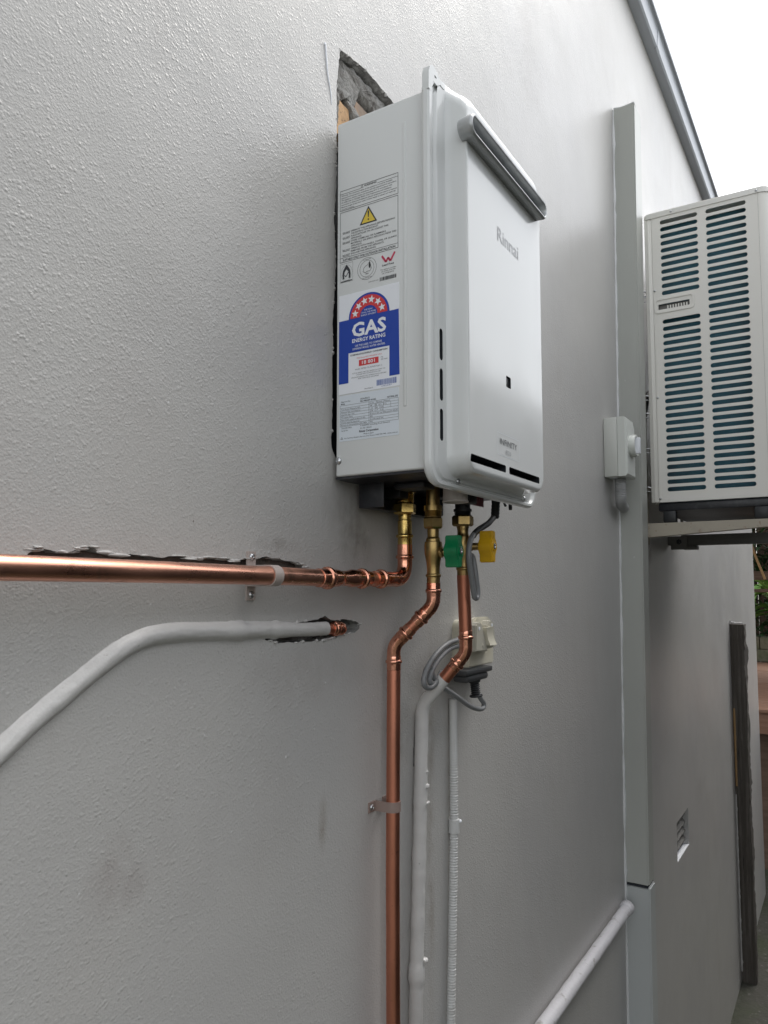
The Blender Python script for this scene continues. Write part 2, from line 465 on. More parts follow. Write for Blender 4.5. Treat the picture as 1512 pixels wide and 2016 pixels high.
class Print:
    """flat print in (u, v) on a surface: to3(u, v, lift)"""
    def __init__(s, to3, lift):
        s.to3, s.lift, s.b = to3, lift, B()
    def poly(s, pts):
        s.b.add([s.to3(u, v, s.lift) for u, v in pts], [tuple(range(len(pts)))]); return s
    def area(s, loop, holes=()):
        vs, tri, _ = cdt(loop, holes)
        s.b.add([s.to3(u, v, s.lift) for u, v in vs], tri); return s
    def rect(s, a, b, c, d):
        return s.poly([(a, b), (c, b), (c, d), (a, d)])
    def line(s, p, q, w_):
        d = Vector((q[0] - p[0], q[1] - p[1])); n = Vector((-d.y, d.x)).normalized() * w_ / 2
        return s.poly([(p[0] + n.x, p[1] + n.y), (p[0] - n.x, p[1] - n.y), (q[0] - n.x, q[1] - n.y), (q[0] + n.x, q[1] + n.y)])
    def path(s, pts, w_):
        for p, q in zip(pts, pts[1:]):
            s.line(p, q, w_)
        return s
    def frame(s, a, b, c, d, w_):
        s.rect(a, b, c, b + w_); s.rect(a, d - w_, c, d); s.rect(a, b + w_, a + w_, d - w_); s.rect(c - w_, b + w_, c, d - w_); return s
    def ring(s, c, r0, r1, a0=0, a1=360, n=28, sx=1.0):
        P = [(c[0] + sx * r * cos(radians(a0 + (a1 - a0) * k / n)), c[1] + r * sin(radians(a0 + (a1 - a0) * k / n))) for r in (r0, r1) for k in range(n + 1)]
        s.b.add([s.to3(u, v, s.lift) for u, v in P], [(k, k + 1, n + 2 + k, n + 1 + k) for k in range(n)]); return s
    def text(s, body, u0, u1, v, h=None, off=0.0, slant=0.0, slope=0.0):
        """text set to run from u0 to u1 on baseline v, capital height h"""
        vs, fs = solve_text(body, 1.0, off)
        if not vs:
            return s
        x0 = min(p[0] for p in vs); x1 = max(p[0] for p in vs)
        kx = (u1 - u0) / max(x1 - x0, 1e-6)
        ky = kx if h is None else h / 0.70
        s.b.add([s.to3(u0 + (p[0] - x0) * kx + p[1] * ky * slant, v + p[1] * ky + slope * (p[0] - x0) * kx, s.lift) for p in vs], fs)
        return s
    def build(s, name, m, parent, label=None):
        return s.b.build(name, m, parent, smooth=None, label=label)

def star(c, r, rot=0):
    return [(c[0] + (r if k % 2 == 0 else r * 0.42) * sin(rot + pi * k / 5), c[1] + (r if k % 2 == 0 else r * 0.42) * cos(rot + pi * k / 5)) for k in range(10)]

def barcode(P, u0, u1, v0, v1, seed, n=34):
    rnd = random.Random(seed); u = u0; step = (u1 - u0) / n
    while u < u1 - step * 0.4:
        w_ = step * rnd.choice((0.35, 0.5, 0.8, 1.1))
        P.rect(u, v0, min(u + w_, u1), v1)
        u += w_ + step * rnd.choice((0.35, 0.5, 0.7))

def screw_head(p, d, r, name, parent, m='steel'):
    """domed cross-head screw"""
    o = B()
    o.lathe(p, d, [(0, r), (r * 0.25, r), (r * 0.5, r * 0.85), (r * 0.68, r * 0.5), (r * 0.72, r * 0.3), (r * 0.45, r * 0.12)], 18)
    return o.build(name, m, parent, 40)

# ------------------------------------------------------------------ setting: ground and boundary
def structure(o):
    o['kind'] = 'structure'
    return o
GZ = 0.44
g = B()
g.add([(-150, -150, GZ), (150, -150, GZ), (150, 150, GZ), (-150, 150, GZ)], [(0, 1, 2, 3)])
structure(g.build('ground', 'ground', None, None))
structure(B().box(0.25, 6.3, -1.75, -1.55, GZ, 3.96, 0.01).build('boundary_wall', 'boundary', None))

# ------------------------------------------------------------------ the house wall
X0, X1, ZT = -4.0, 6.40, 4.93
H_recess = jag([(0.874, 3.530), (0.866, 3.46), (0.8665, 3.40), (0.866, 3.31), (0.861, 3.26), (0.866, 3.19), (0.860, 3.12), (0.8585, 3.05), (0.859, 2.98), (0.857, 2.92), (0.868, 2.906),
                (1.18, 2.906), (1.19, 3.2), (1.19, 3.537), (1.03, 3.535), (0.975, 3.539), (0.937, 3.540), (0.902, 3.534)], 0.0022, 0.007, 3)
chase_top = [(0.398, 2.7495), (0.404, 2.7555), (0.418, 2.7535), (0.437, 2.7515), (0.448, 2.7545), (0.458, 2.7590), (0.468, 2.7585), (0.472, 2.7545), (0.4999, 2.7515), (0.51, 2.7535), (0.5387, 2.7512), (0.575, 2.7535), (0.6, 2.7515), (0.6275, 2.7535), (0.66, 2.752), (0.7014, 2.7555), (0.72, 2.758), (0.745, 2.7555), (0.787, 2.7525), (0.803, 2.7455)]
H_chase = jag(list(reversed(chase_top)), 0.0014, 0.004, 9, False) + [(0.398, 2.7495), (0.40, 2.732), (0.80, 2.732)]
H_stub = jag([(0.72, 2.6695), (0.7565, 2.6715), (0.80, 2.6745), (0.828, 2.6765), (0.8447, 2.6805), (0.852, 2.676), (0.869, 2.6725), (0.885, 2.6745), (0.9204, 2.6710), (0.9312, 2.6650), (0.929, 2.6585), (0.918, 2.6530), (0.8816, 2.6515), (0.86, 2.6475), (0.80, 2.6465), (0.745, 2.6490), (0.72, 2.6535)][::-1], 0.0016, 0.005, 5)
H_crack = jag([(1.133, 2.543), (1.1265, 2.531), (1.1155, 2.5235), (1.107, 2.510), (1.1005, 2.498), (1.0955, 2.478), (1.0915, 2.452), (1.0905, 2.425), (1.0955, 2.425), (1.097, 2.452), (1.101, 2.478), (1.107, 2.498), (1.115, 2.510), (1.124, 2.523), (1.134, 2.531)], .0008, .004, 4)
H_vent = [(3.205, 1.632), (3.455, 1.632), (3.455, 1.785), (3.205, 1.785)]
holes = [(H_recess, 0.034), (H_chase, 0.016), (H_stub, 0.030), (H_crack, 0.012), (H_vent, 0.024)]
wb = B()
outer = [(X0, GZ - 0.3), (X1, GZ - 0.3), (X1, ZT), (X0, ZT)]
vs2, tri, loops = cdt(outer, [h for h, _ in holes])
wb.add([(u, 0.0, v) for u, v in vs2], tri)
for lp, (h, d) in zip(loops[1:], holes):                                    # reveals and backs of the openings
    n = len(lp)
    fr = [(vs2[i][0], 0.0, vs2[i][1]) for i in lp]
    rnd = random.Random(n)
    bk = [(p[0] + rnd.uniform(-.001, .001), d + rnd.uniform(-.003, .003) * (h is not H_vent), p[2] + rnd.uniform(-.001, .001)) for p in fr]
    wb.add(fr + bk, [(i, (i + 1) % n, n + (i + 1) % n, n + i) for i in range(n)])
# end, top and rear of the wall
wb.add([(X1, 0, GZ - .3), (X1, .24, GZ - .3), (X1, .24, ZT), (X1, 0, ZT), (X0, 0, GZ - .3), (X0, .24, GZ - .3), (X0, .24, ZT), (X0, 0, ZT)],
       [(0, 1, 2, 3), (4, 7, 6, 5), (3, 2, 6, 7), (1, 5, 6, 2)])
wall = wb.build('rendered_wall', 'wall', None, None)
wall.data.materials.append(M['render_edge'])
for p in wall.data.polygons:                                                # broken edges show the render's core
    c = p.center
    if 0.001 < c.y < 0.2 and not (3.1 < c.x < 3.6) and c.x < 6:
        p.material_index = 1
tag(wall, 'long grey painted wall with stippled render that everything is fixed to', 'wall')
# backs of the openings
cv = B()
cv.add([(0.39, .018, 2.72), (0.82, .018, 2.72), (0.82, .018, 2.77), (0.39, .018, 2.77)], [(0, 1, 2, 3)])
cv.add([(0.70, .030, 2.63), (0.95, .030, 2.63), (0.95, .030, 2.69), (0.70, .030, 2.69)], [(0, 1, 2, 3)])
cv.add([(1.07, .012, 2.41), (1.15, .012, 2.41), (1.15, .012, 2.56), (1.07, .012, 2.56)], [(0, 1, 2, 3)])
cv.build('chase_lining', 'cavity', wall, None)
# the recess behind the heater: mortar bed with bricks showing
mb = B()
nx, nzv = 70, 34
for j in range(nzv + 1):
    for i in range(nx + 1):
        x = 0.84 + 0.36 * i / nx; z = 3.39 + 0.16 * j / nzv
        h = 0.006 * noise.noise(Vector((x * 22, 1, z * 22))) + 0.004 * noise.noise(Vector((x * 70 + z * 30, 4, z * 50))) + 0.002 * noise.noise(Vector((x * 160, 4, z * 160)))
        mb.v.append((x, 0.026 - h, z))
for j in range(nzv):
    for i in range(nx):
        a = j * (nx + 1) + i
        mb.f.append((a, a + 1, a + nx + 2, a + nx + 1))
mb.build('mortar_bed', 'mortar', wall, 60)

B().box(0.84, 1.20, 0.0335, 0.036, 2.89, 3.40).build('gap_shade_sheet', 'void', wall)  # dark sheet added to give the gap beside the heater its shade
def rough_block(x0, x1, z0, z1, y0, y1, seed):
    b = B(); bm = bmesh.new()
    bmesh.ops.create_cube(bm, size=1)
    bmesh.ops.subdivide_edges(bm, edges=bm.edges[:], cuts=3, use_grid_fill=True)
    for v in bm.verts:
        p = Vector(((x0 + x1) / 2 + v.co.x * (x1 - x0), (y0 + y1) / 2 + v.co.y * (y1 - y0), (z0 + z1) / 2 + v.co.z * (z1 - z0)))
        q = p * 55 + Vector((seed, seed, seed))
        v.co = p + Vector((noise.noise(q), noise.noise(q + Vector((9, 0, 0))), noise.noise(q + Vector((0, 9, 0))))) * 0.004
    b.bm(bm)
    return b
rough_block(0.862, 0.912, 3.405, 3.462, 0.010, 0.045, 1).build('brick', 'brick', wall, 50)
rough_block(0.930, 1.13, 3.405, 3.484, 0.012, 0.045, 2).build('brick', 'brick2', wall, 50)
def smear(pts, y0, amp, seed, name='mortar_smear', m='mortar'):
    """a lump of mortar left on the bricks, outline pts (x, z)"""
    b = B(); n = len(pts)
    cx = sum(p[0] for p in pts) / n; cz = sum(p[1] for p in pts) / n
    rings = []
    for k, (s_, d) in enumerate(((1.0, 0.012), (0.96, -0.001), (0.78, -0.004), (0.45, -0.006))):
        for x, z in pts:
            q = Vector((x * 60 + seed, k, z * 60))
            b.v.append((cx + (x - cx) * s_, y0 + d + amp * noise.noise(q), cz + (z - cz) * s_))
    b.v.append((cx, y0 - 0.004, cz))
    for k in range(3):
        for i in range(n):
            b.f.append((k * n + i, k * n + (i + 1) % n, (k + 1) * n + (i + 1) % n, (k + 1) * n + i))
    for i in range(n):
        b.f.append((3 * n + i, 3 * n + (i + 1) % n, 4 * n))
    return b.build(name, m, wall, 30)
smear(jag([(0.874, 3.525), (0.868, 3.47), (0.884, 3.456), (0.905, 3.478), (0.928, 3.468), (0.935, 3.50), (0.99, 3.49), (1.03, 3.515), (1.02, 3.53), (0.93, 3.535)], 0.003, 0.008, 2), 0.013, 0.005, 1)
smear(jag([(0.905, 3.472), (0.918, 3.45), (0.925, 3.41), (0.938, 3.40), (0.942, 3.43), (0.935, 3.47)], 0.002, 0.006, 4), 0.010, 0.004, 2)
smear(jag([(0.864, 3.47), (0.862, 3.40), (0.872, 3.40), (0.878, 3.43), (0.880, 3.468)], 0.002, 0.006, 6), 0.008, 0.004, 3)
smear(jag([(1.00, 3.50), (1.03, 3.46), (1.05, 3.42), (1.062, 3.42), (1.045, 3.47), (1.02, 3.51)], 0.0015, 0.006, 7), 0.002, 0.002, 4)
# torn lips of render along the top of the chase, little crumbs and drips on the wall face
lip = B()
rnd = random.Random(3)
def lump(b, x, y, z, sx, sy, sz, seed):
    bm = bmesh.new()
    bmesh.ops.create_icosphere(bm, subdivisions=2, radius=1)
    for v in bm.verts:
        k = 1 + 0.45 * noise.noise(v.co * 1.6 + Vector((seed * 3.1, 0, 0)))
        v.co = Vector((x + v.co.x * sx * k, y + v.co.y * sy * k, z + v.co.z * sz * k))
    b.bm(bm)
for k in range(30):
    t = rnd.random() * (len(chase_top) - 1); i = int(t)
    p = Vector(chase_top[i]).lerp(Vector(chase_top[min(i + 1, len(chase_top) - 1)]), t - i)
    lump(lip, p.x, rnd.uniform(-.001, .004), p.y + rnd.uniform(-.001, .0015), rnd.uniform(.002, .016), .003, rnd.uniform(.0007, .0024), k)
for k in range(26):
    i = rnd.randrange(len(H_stub)); p = H_stub[i]
    lump(lip, p[0], .001, p[1], rnd.uniform(.002, .006), .003, rnd.uniform(.001, .0025), k + 60)
for k in range(60):
    i = rnd.randrange(len(H_recess)); p = H_recess[i]
    if p[0] < 1.05:
        lump(lip, p[0], .002, p[1], rnd.uniform(.0015, .004), .003, rnd.uniform(.0015, .004), k + 100)
lo = lip.build('render_crumb', 'wall', wall, 60); lo['kind'] = 'stuff'
drip = B()
pth = smooth_path([(0.836, -.0003, 3.512), (0.8385, -.0005, 3.495), (0.842, -.0005, 3.468), (0.850, -.0004, 3.45), (0.853, -.0001, 3.43)])
drip.tube(pth, [.0020 - .0013 * i / len(pth) for i in range(len(pth))], 8)
lump(drip, 0.836, -.0005, 3.512, .003, .0018, .0032, 4)
drip.build('paint_drip', 'paper', wall, 60)

# wall vent: blades and pale sill inside the opening
vt = thing('wall_vent', 'small recessed air vent with slanted blades low on the far wall', 'vent', (3.33, 0.0, 1.632))
B().box(3.207, 3.453, 0.0005, 0.0235, 1.6325, 1.6350).build('sill', 'paper', vt)
for k in range(4):
    z = 1.662 + 0.034 * k
    b = B()
    b.add([(3.21, 0.013, z - .008), (3.45, 0.013, z - .008), (3.45, 0.0225, z + .006), (3.21, 0.0225, z + .006), (3.21, 0.013, z - .004), (3.45, 0.013, z - .004), (3.45, 0.0225, z + .010), (3.21, 0.0225, z + .010)],
          [(0, 1, 2, 3), (7, 6, 5, 4), (0, 4, 5, 1), (1, 5, 6, 2), (2, 6, 7, 3), (3, 7, 4, 0)])
    b.build('blade', 'bracket_dark', vt, None)
B().box(3.207, 3.453, 0.0228, 0.0234, 1.6355, 1.7835).build('backing', 'void', vt)

# ------------------------------------------------------------------ gutter along the roof edge
gu = thing('roof_gutter', 'blue grey metal gutter running along the top of the wall', 'gutter', (1.2, 0, 4.92))
gp = [(0.0, 4.921), (-0.036, 4.921), (-0.042, 4.927), (-0.046, 4.996), (-0.050, 4.9995), (-0.0535, 5.000), (-0.070, 5.020), (-0.070, 5.036), (-0.064, 5.042), (-0.050, 5.040), (-0.046, 5.030), (0.0, 5.030)]
def run(prof, xa, xb, n=1):
    b = B(); m = len(prof)
    for x in (xa, xb):
        b.v += [(x, y, z) for y, z in prof]
    b.f += [(i, (i + 1) % m, m + (i + 1) % m, m + i) for i in range(m)] + [tuple(range(m - 1, -1, -1)), tuple(range(m, 2 * m))]
    return b
run(gp[:6] + [(-0.0535, 5.010), (0.0, 5.012)], X0, X1 + 0.05).build('gutter_channel', 'fascia', gu, 25)
run([(-0.0545, 5.0005), (-0.060, 5.003), (-0.061, 5.016), (-0.056, 5.021), (-0.046, 5.021), (-0.045, 5.0125), (-0.054, 5.0105)], X0, X1 + 0.05).build('gutter_bead', 'fascia', gu, 40)
for x in (3.05, 4.9):
    run([(-0.0375, 4.9195), (-0.0437, 4.9265), (-0.0477, 4.995), (-0.0477, 4.998), (-0.040, 4.998), (-0.03, 4.9225), (-0.03, 4.9195)], x, x + 0.045).build('joint_strap', 'fascia', gu, 25)

# ------------------------------------------------------------------ the water heater
HX = 0.8558
heater = thing('water_heater', 'white instantaneous gas water heater with blue energy rating sticker on its side', 'water heater', (1.035, 0.0, 2.857))
cs = B().box(HX, 1.2142, -0.160, -0.0088, 2.8755, 3.3975, 0.003, 3)
cs.box(HX - 0.0012, HX + 0.002, -0.1252, -0.1202, 2.9625, 3.3627, 0.0011, 2)
cs.build('casing', 'white', heater, 40)
B().box(HX + .004, 1.210, -0.156, -0.006, 2.872, 2.8758).build('base_plate', 'darksteel', heater)  # near-black colour carries the shade on the underside

def ring_loft(rings):
    b = B(); n = len(rings[0][0])
    for loop, y in rings:
        b.v += [(x, y, z) for x, z in loop]
    for i in range(len(rings) - 1):
        for k in range(n):
            b.f.append((i * n + k, i * n + (k + 1) % n, (i + 1) * n + (k + 1) % n, (i + 1) * n + k))
    b.f.append(tuple(range(n)))
    b.f.append(tuple(range((len(rings) - 1) * n, len(rings) * n))[::-1])
    return b
def rr(L, R, Bt, T, r, y):
    return (rrect(L, R, Bt, T, r, 8), y)
front = ring_loft([
    rr(.8445, 1.2255, 2.8555, 3.4165, .030, -.156),
    rr(.8420, 1.2280, 2.8530, 3.4190, .032, -.160),
    rr(.8425, 1.2275, 2.8535, 3.4185, .032, -.1655),
    rr(.8450, 1.2250, 2.8560, 3.4160, .030, -.168),
    rr(.8505, 1.2195, 2.8600, 3.4120, .027, -.168),
    rr(.8535, 1.2165, 2.8620, 3.4100, .026, -.1640),
    rr(.8620, 1.2080, 2.8640, 3.4090, .024, -.1638),
    rr(.8655, 1.2045, 2.8650, 3.4085, .023, -.1668),
    rr(.8690, 1.2010, 2.8660, 3.4230, .022, -.1672),
    rr(.8850, 1.1850, 2.8680, 3.4245, .022, -.1672),
    rr(.8885, 1.1815, 2.8700, 3.4240, .024, -.1685),
    rr(.8905, 1.1795, 2.8715, 3.4210, .026, -.1730),
    rr(.8912, 1.1788, 2.8725, 3.4150, .026, -.1800),
    rr(.8918, 1.1782, 2.8730, 3.4070, .026, -.1900),
    rr(.8922, 1.1778, 2.8740, 3.3990, .026, -.1965),
    rr(.8928, 1.1772, 2.8770, 3.3930, .025, -.1993),
    rr(.8945, 1.1755, 2.8800, 3.3880, .024, -.2000),
    rr(.8958, 1.1742, 2.8813, 3.3866, .024, -.2000)])
cover = front.build('front_cover', 'white', heater, 32)
cover.data.materials.append(M['void'])  # slot pockets coloured dark, as the shade of a hollow cover
ct = B()
def stad(u0, u1, v0, v1, r=None, n=5):
    return rrect(u0, u1, v0, v1, r or min(u1 - u0, v1 - v0) / 2 * .98, n)
def xz(u, v, d):
    return (u, d, v)
for z0, z1 in ((3.0236, 3.0671), (2.9686, 3.0124), (2.9142, 2.9576)):
    ct.prism(stad(.8715, .8805, z0, z1), xz, -.19, -.1585)
ct.prism(stad(.8965, 1.0165, 2.8868, 2.8975, .003), xz, -.21, -.1780)
ct.prism(stad(1.0290, 1.1560, 2.8868, 2.8975, .003), xz, -.21, -.1780)
ct.prism(stad(1.0215, 1.0395, 3.0165, 3.0335, .002), xz, -.21, -.1965)
cut = ct.build('cutter', 'void', None, None)
mod = cover.modifiers.new('cut', 'BOOLEAN')
mod.object = cut; mod.operation = 'DIFFERENCE'; mod.solver = 'EXACT'; mod.material_mode = 'TRANSFER'
dg = bpy.context.evaluated_depsgraph_get()
nm = bpy.data.meshes.new_from_object(cover.evaluated_get(dg), depsgraph=dg)
cover.modifiers.clear(); cover.data = nm; nm.name = 'front_cover'
bpy.data.objects.remove(cut)
B().box(1.0222, 1.0388, -.1975, -.1962, 3.0172, 3.0328, .0004).build('sensor_window', 'black', heater)
# lifting lug at the top left of the flange
lg = B()
lug = [(.8424, 3.388), (.8428, 3.412), (.8462, 3.4215), (.8520, 3.4262), (.8600, 3.4268), (.8670, 3.4240), (.8810, 3.4150), (.8665, 3.4050), (.8550, 3.4050), (.8500, 3.388)]
lg.prism(lug, xz, -.1682, -.158, [[(.8620 + .0036 * cos(a), 3.4145 - .0020 * sin(a)) for a in [2 * pi * k / 10 for k in range(10)]]])
lg.build('mounting_lug', 'white', heater, 30)
lg = B(); lg.prism([(2.070 - x, z) for x, z in lug][::-1], xz, -.1682, -.158); lg.build('mounting_lug', 'white', heater, 30)
screw_head((0.9244, -.1672, 2.8652), (0, -1, 0), .0042, 'screw', heater)
screw_head((1.1703, -.1672, 2.8660), (0, -1, 0), .0042, 'screw', heater)
screw_head((HX, -.0140, 2.8976), (-1, 0, 0), .0052, 'screw', heater)
screw_head((HX, -.1400, 3.14), (-1, 0, 0), .0030, 'screw', heater, 'white') if False else None
# flue terminal: a long oval hood that leans out, with an open slot
def stadium(L, R, Bt, T, n=10):
    return rrect(L, R, Bt, T, (T - Bt) / 2 * .999, n)
fl_rings = [
    (stadium(.8760, 1.1690, 3.3300, 3.3590), -.1935),
    (stadium(.8752, 1.1698, 3.3295, 3.3595), -.1990),
    (stadium(.8748, 1.1702, 3.3292, 3.3598), -.2060),
    (stadium(.8742, 1.1708, 3.3288, 3.3602), -.2125),
    (stadium(.8752, 1.1698, 3.3298, 3.3592), -.2150),
    (stadium(.8768, 1.1682, 3.3312, 3.3578), -.2162),
    (stadium(.8784, 1.1666, 3.3328, 3.3562), -.2158),
    (stadium(.8794, 1.1656, 3.3338, 3.3552), -.2140),
    (stadium(.8800, 1.1650, 3.3344, 3.3546), -.2000)]
flue = ring_loft(fl_rings).build('flue_outlet', 'grey_alu', heater, 40)
B().prism(stadium(.8802, 1.1648, 3.3346, 3.3544), xz, -.2020, -.2005).build('flue_slot', 'flue_in', heater, None)
# brand name and model badge on the front
def panel(u, v, l):
    return (u, -.2000 - l, v)
P = Print(panel, .0004)
P.text('Rinnai', .9945, 1.0765, 3.2310, .0215, off=.003)
P.build('brand_lettering', 'grey_ink', heater)
bd = Print(panel, .0003)
bd.frame(.9865, 2.9105, 1.0700, 2.9430, .0005)
bd = bd.build('model_badge', 'plate', heater)
P = Print(panel, .0005)
P.text('INFINITY', .9945, 1.0600, 2.9262, .0092, off=.002)
P.build('lettering', 'dark_ink', bd)
P = Print(panel, .0005)
P.text('B26', 1.0165, 1.0365, 2.9145, .0062)
P.build('lettering', 'grey_ink', bd)

# ---- prints on the left side: u runs from the wall outwards, v is height above the casing's bottom, both in mm
def side(u, v, l):
    return (HX - l, -.0145 - u / 1000, 2.875 + v / 1000)
P = Print(side, .0003)
wp = None
P.frame(0, 387.6, 98.1, 418, .6)
P.rect(0, 412.6, 36, 413.1); P.rect(64, 412.6, 98, 413.1)
P.frame(0.3, 310.4, 98, 385.5, .6)
P.rect(.3, 316.9, 98, 317.4)
wp = P.build('warning_print', 'ink', heater)
P = Print(side, .0003)
P.text('WARNING', 41.5, 62.5, 413.6, 3.0, off=.02)
P.path([(36.2, 413.4), (38.2, 416.9), (40.2, 413.4), (36.2, 413.4)], .5)
small = ['Warning : For continued safety of this appliance it must be installed,', "operated and maintained in accordance with the manufacturer's instructions.",
         'This appliance delivers water not exceeding 50\u00b0C in accordance with', 'AS 3498; refer to AS/NZS 3500.4, local requirements and installation',
         'instructions to determine if additional delivery temperature control is required.', 'Minimum length of pipe from outlet of water heater to nearest hot water tap', 'must be 2 metres.']
for i, t in enumerate(small):
    P.text(t, 2.5, (89, 95.5, 88, 87, 96, 94, 25)[i], 409.3 - 3.38 * i, 1.7, off=.012)
rows = [('DO NOT', 'OPERATE THIS APPLIANCE BEFORE READING', 92.8), ('', 'THE INSTRUCTION BOOKLET.', 66), ('DO NOT', 'PLACE ARTICLES ON OR AGAINST THIS', 82), ('', 'APPLIANCE.', 38),
        ('DO NOT', 'STORE CHEMICALS OR FLAMMABLE', 78), ('', 'MATERIALS, OR SPRAY AEROSOLS NEAR THIS', 95), ('', 'APPLIANCE.', 38),
        ('DO NOT', 'OPERATE WITH PANELS, COVERS, OR GUARDS', 95.5), ('', 'REMOVED FROM THIS APPLIANCE.', 75), ('DO NOT', 'ENCLOSE THIS APPLIANCE.', 62)]
for i, (a, t, e) in enumerate(rows):
    v = 353 - 3.72 * i
    if a:
        P.text(a, 5.2, 17.6, v, 2.2, off=.012)
        P.rect(5.2, v - .75, 17.6, v - .4)
    P.text(t, 19.4, e, v, 2.3, off=.008)
P.text('SUITABLE ONLY FOR OUTDOOR INSTALLATION', 5.3, 93.3, 312.2, 2.9, off=.02)
P.text('Lead Free', 72, 91.1, 289.4, 2.7, off=.02)
for i, t in enumerate(('This appliance complies', 'with AS/NZS 3718 AND', 'LIC WMK26593')):
    P.text(t, (69, 70, 72)[i], (94.5, 93.5, 91)[i], 284 - 2.9 * i, 1.6)
barcode(P, 68.1, 94.8, 269, 274.3, 5)
P.text('U260-0520-0303', 49.2, 65.9, 271.2, 1.4)
P.build('lettering', 'ink', wp)
P = Print(side, .0003)
tri_o = [(49.0, 383.4), (34.3, 358.1), (63.6, 358.1)]
P.area(tri_o, [[(49.0, 379.6), (60.6, 359.9), (37.4, 359.9)]])
P.area([(47.6, 375.6), (48.2, 376.6), (49.8, 376.6), (50.4, 375.6), (49.6, 366.8), (48.4, 366.8)])
P.area([(49 + 1.3 * cos(a), 363.9 + 1.3 * sin(a)) for a in [2 * pi * k / 12 for k in range(12)]])
P.build('warning_triangle', 'ink', wp)
Print(side, .00015).poly([(49.0, 382.4), (35.6, 358.9), (62.4, 358.9)]).build('warning_triangle', 'yellow', wp)
P = Print(side, .0003)
P.path([(71.5, 304.6), (78.2, 294.6), (81.8, 300.2), (85.4, 294.6), (92.6, 306.0)], 3.0)
P.build('w_logo', 'pink', wp)
P = Print(side, .0003)                                                   # round approval mark and flame mark
c = (46.7, 292.4)
P.ring(c, 15.6, 16.0); P.ring(c, 11.6, 12.0)
P.path([(40.2, 289), (41.4, 294), (44.5, 296.5), (47.5, 297.3), (50.8, 301.5), (53, 296), (54.2, 291.5), (51.8, 288), (47.6, 288.4), (44, 287), (40.2, 289)], .55)
P.area([(51.4, 302.5), (53, 297), (52.2, 292), (50, 293), (49.6, 297)])
P.text('AUSTRALIAN', 40.5, 53, 305.0, 1.5); P.text('GAS ASSOCIATION', 38.6, 54.8, 278.4, 1.5); P.text('AGA', 44.2, 49.4, 284.3, 1.8, off=.02)
P.build('round_mark', 'ink', wp)
P = Print(side, .0003)
c = (11.8, 294)
P.ring(c, 11.2, 11.45, sx=.86)
fl_o = [(11.8, 306), (8.8, 302.5), (5.6, 297.5), (4.6, 291.5), (5.4, 285.5), (8.2, 285.5), (7.6, 290.5), (8.6, 295.5), (11.8, 299.2), (15, 295.5), (16, 290.5), (15.4, 285.5), (18.2, 285.5), (19, 291.5), (18, 297.5), (14.8, 302.5)]
P.area(fl_o)
P.path([(8.6, 291.2), (10.6, 288.2), (15.2, 294.4)], 1.2)
P.frame(.8, 280.6, 22.8, 308.2, .25)
P.rect(2, 281.4, 21.5, 282.6)
P.build('flame_mark', 'ink', wp)

# energy sticker (paper with its own thickness, edges show)
en = B().prism([(-.5, 117.2), (100.3, 117.2), (99.2, 261.5), (-.5, 261.5)], lambda u, v, l: side(u, v, l), .0006, 0.0).build('energy_label', 'paper', heater, None)
e1, e2, e3 = .00085, .0011, .00135
P = Print(side, e1)
arc = [(50.4 + 34 * cos(radians(a)), 223.8 + 33 * sin(radians(a))) for a in range(0, 181, 6)]
P.area([(-.3, 132.3), (16.2, 132.3), (16.2, 175.1), (84, 175.1), (84, 132.5), (100.2, 132.5), (99.0, 223.9)] + [(84.4, 223.8)] + arc[1:-1] + [(16.4, 223.8), (-.3, 223.8)])
P.build('blue_field', 'blue', en)
P = Print(side, e2)
P.ring((50.2, 224.2), 14.2, 29.6, 0, 180, 30, sx=1.04)
P.build('red_arc', 'red', en)
for k, a in enumerate((165, 135, 107, 78, 48, 18)):
    cst = (50.2 + 22.4 * cos(radians(a)) * 1.04, 224.6 + 21.9 * sin(radians(a)))
    Print(side, e3).area(star(cst, 6.0, radians(90 - a) * .9)).build('star', 'paper', en)
P = Print(side, e2)
for i, t in enumerate(('THE MORE', 'STARS, THE MORE', 'ENERGY EFFICIENT')):
    P.text(t, (42.5, 38.0, 37.5)[i], (56.5, 62.0, 62.8)[i], 231.8 - 3.6 * i, 2.2)
P.text('GAS', 22.3, 79.0, 197.6, 19.2, off=.03)
P.text('ENERGY RATING', 22.7, 77.7, 189.0, 5.2, off=.022)
P.text('USE THIS LABEL TO COMPARE', 27.5, 72, 182.6, 2.7, off=.006)
P.text('DIFFERENT MODEL WATER HEATERS', 23.5, 77, 178.2, 2.7, off=.006)
P.build('lettering', 'paper', en)
P = Print(side, e1)
P.text('COMPARATIVE ENERGY CONSUMPTION', 19.4, 80.8, 170.2, 2.2, off=.03)
for i, t in enumerate(('MJ', 'PER YEAR')):
    P.text(t, 70.5, (73.5, 81)[i], 160.2 - 3.3 * i, 1.7)
P.text('WHEN TESTED TO AS/NZS 5263.1.2', 27.4, 72.6, 148.9, 2.0)
for i, t in enumerate(('ACTUAL ENERGY USED WILL DEPEND ON WHERE YOU', 'LIVE AND HOW THE APPLIANCE IS USED')):
    P.text(t, (22.9, 30)[i], (77.4, 70)[i], 144.0 - 2.7 * i, 1.6)
for i, t in enumerate(('APPLIANCE RUNNING COST INFORMATION IS AVAILABLE', 'FROM YOUR LOCAL GAS SUPPLIER')):
    P.text(t, (21.2, 32.5)[i], (79.1, 67)[i], 138.0 - 2.6 * i, 1.6)
P.text('NM-VM26E-02', 43.3, 57.2, 119.5, 1.6)
P.build('lettering', 'dark_ink', en)
P = Print(side, e1)
P.rect(34, 154, 66.5, 162.6)
P.text('THE Rinnai REU-VM2632W (AU)', 30.2, 71.5, 164.9, 1.9)
P.build('number_box', 'red', en)
P = Print(side, e2)
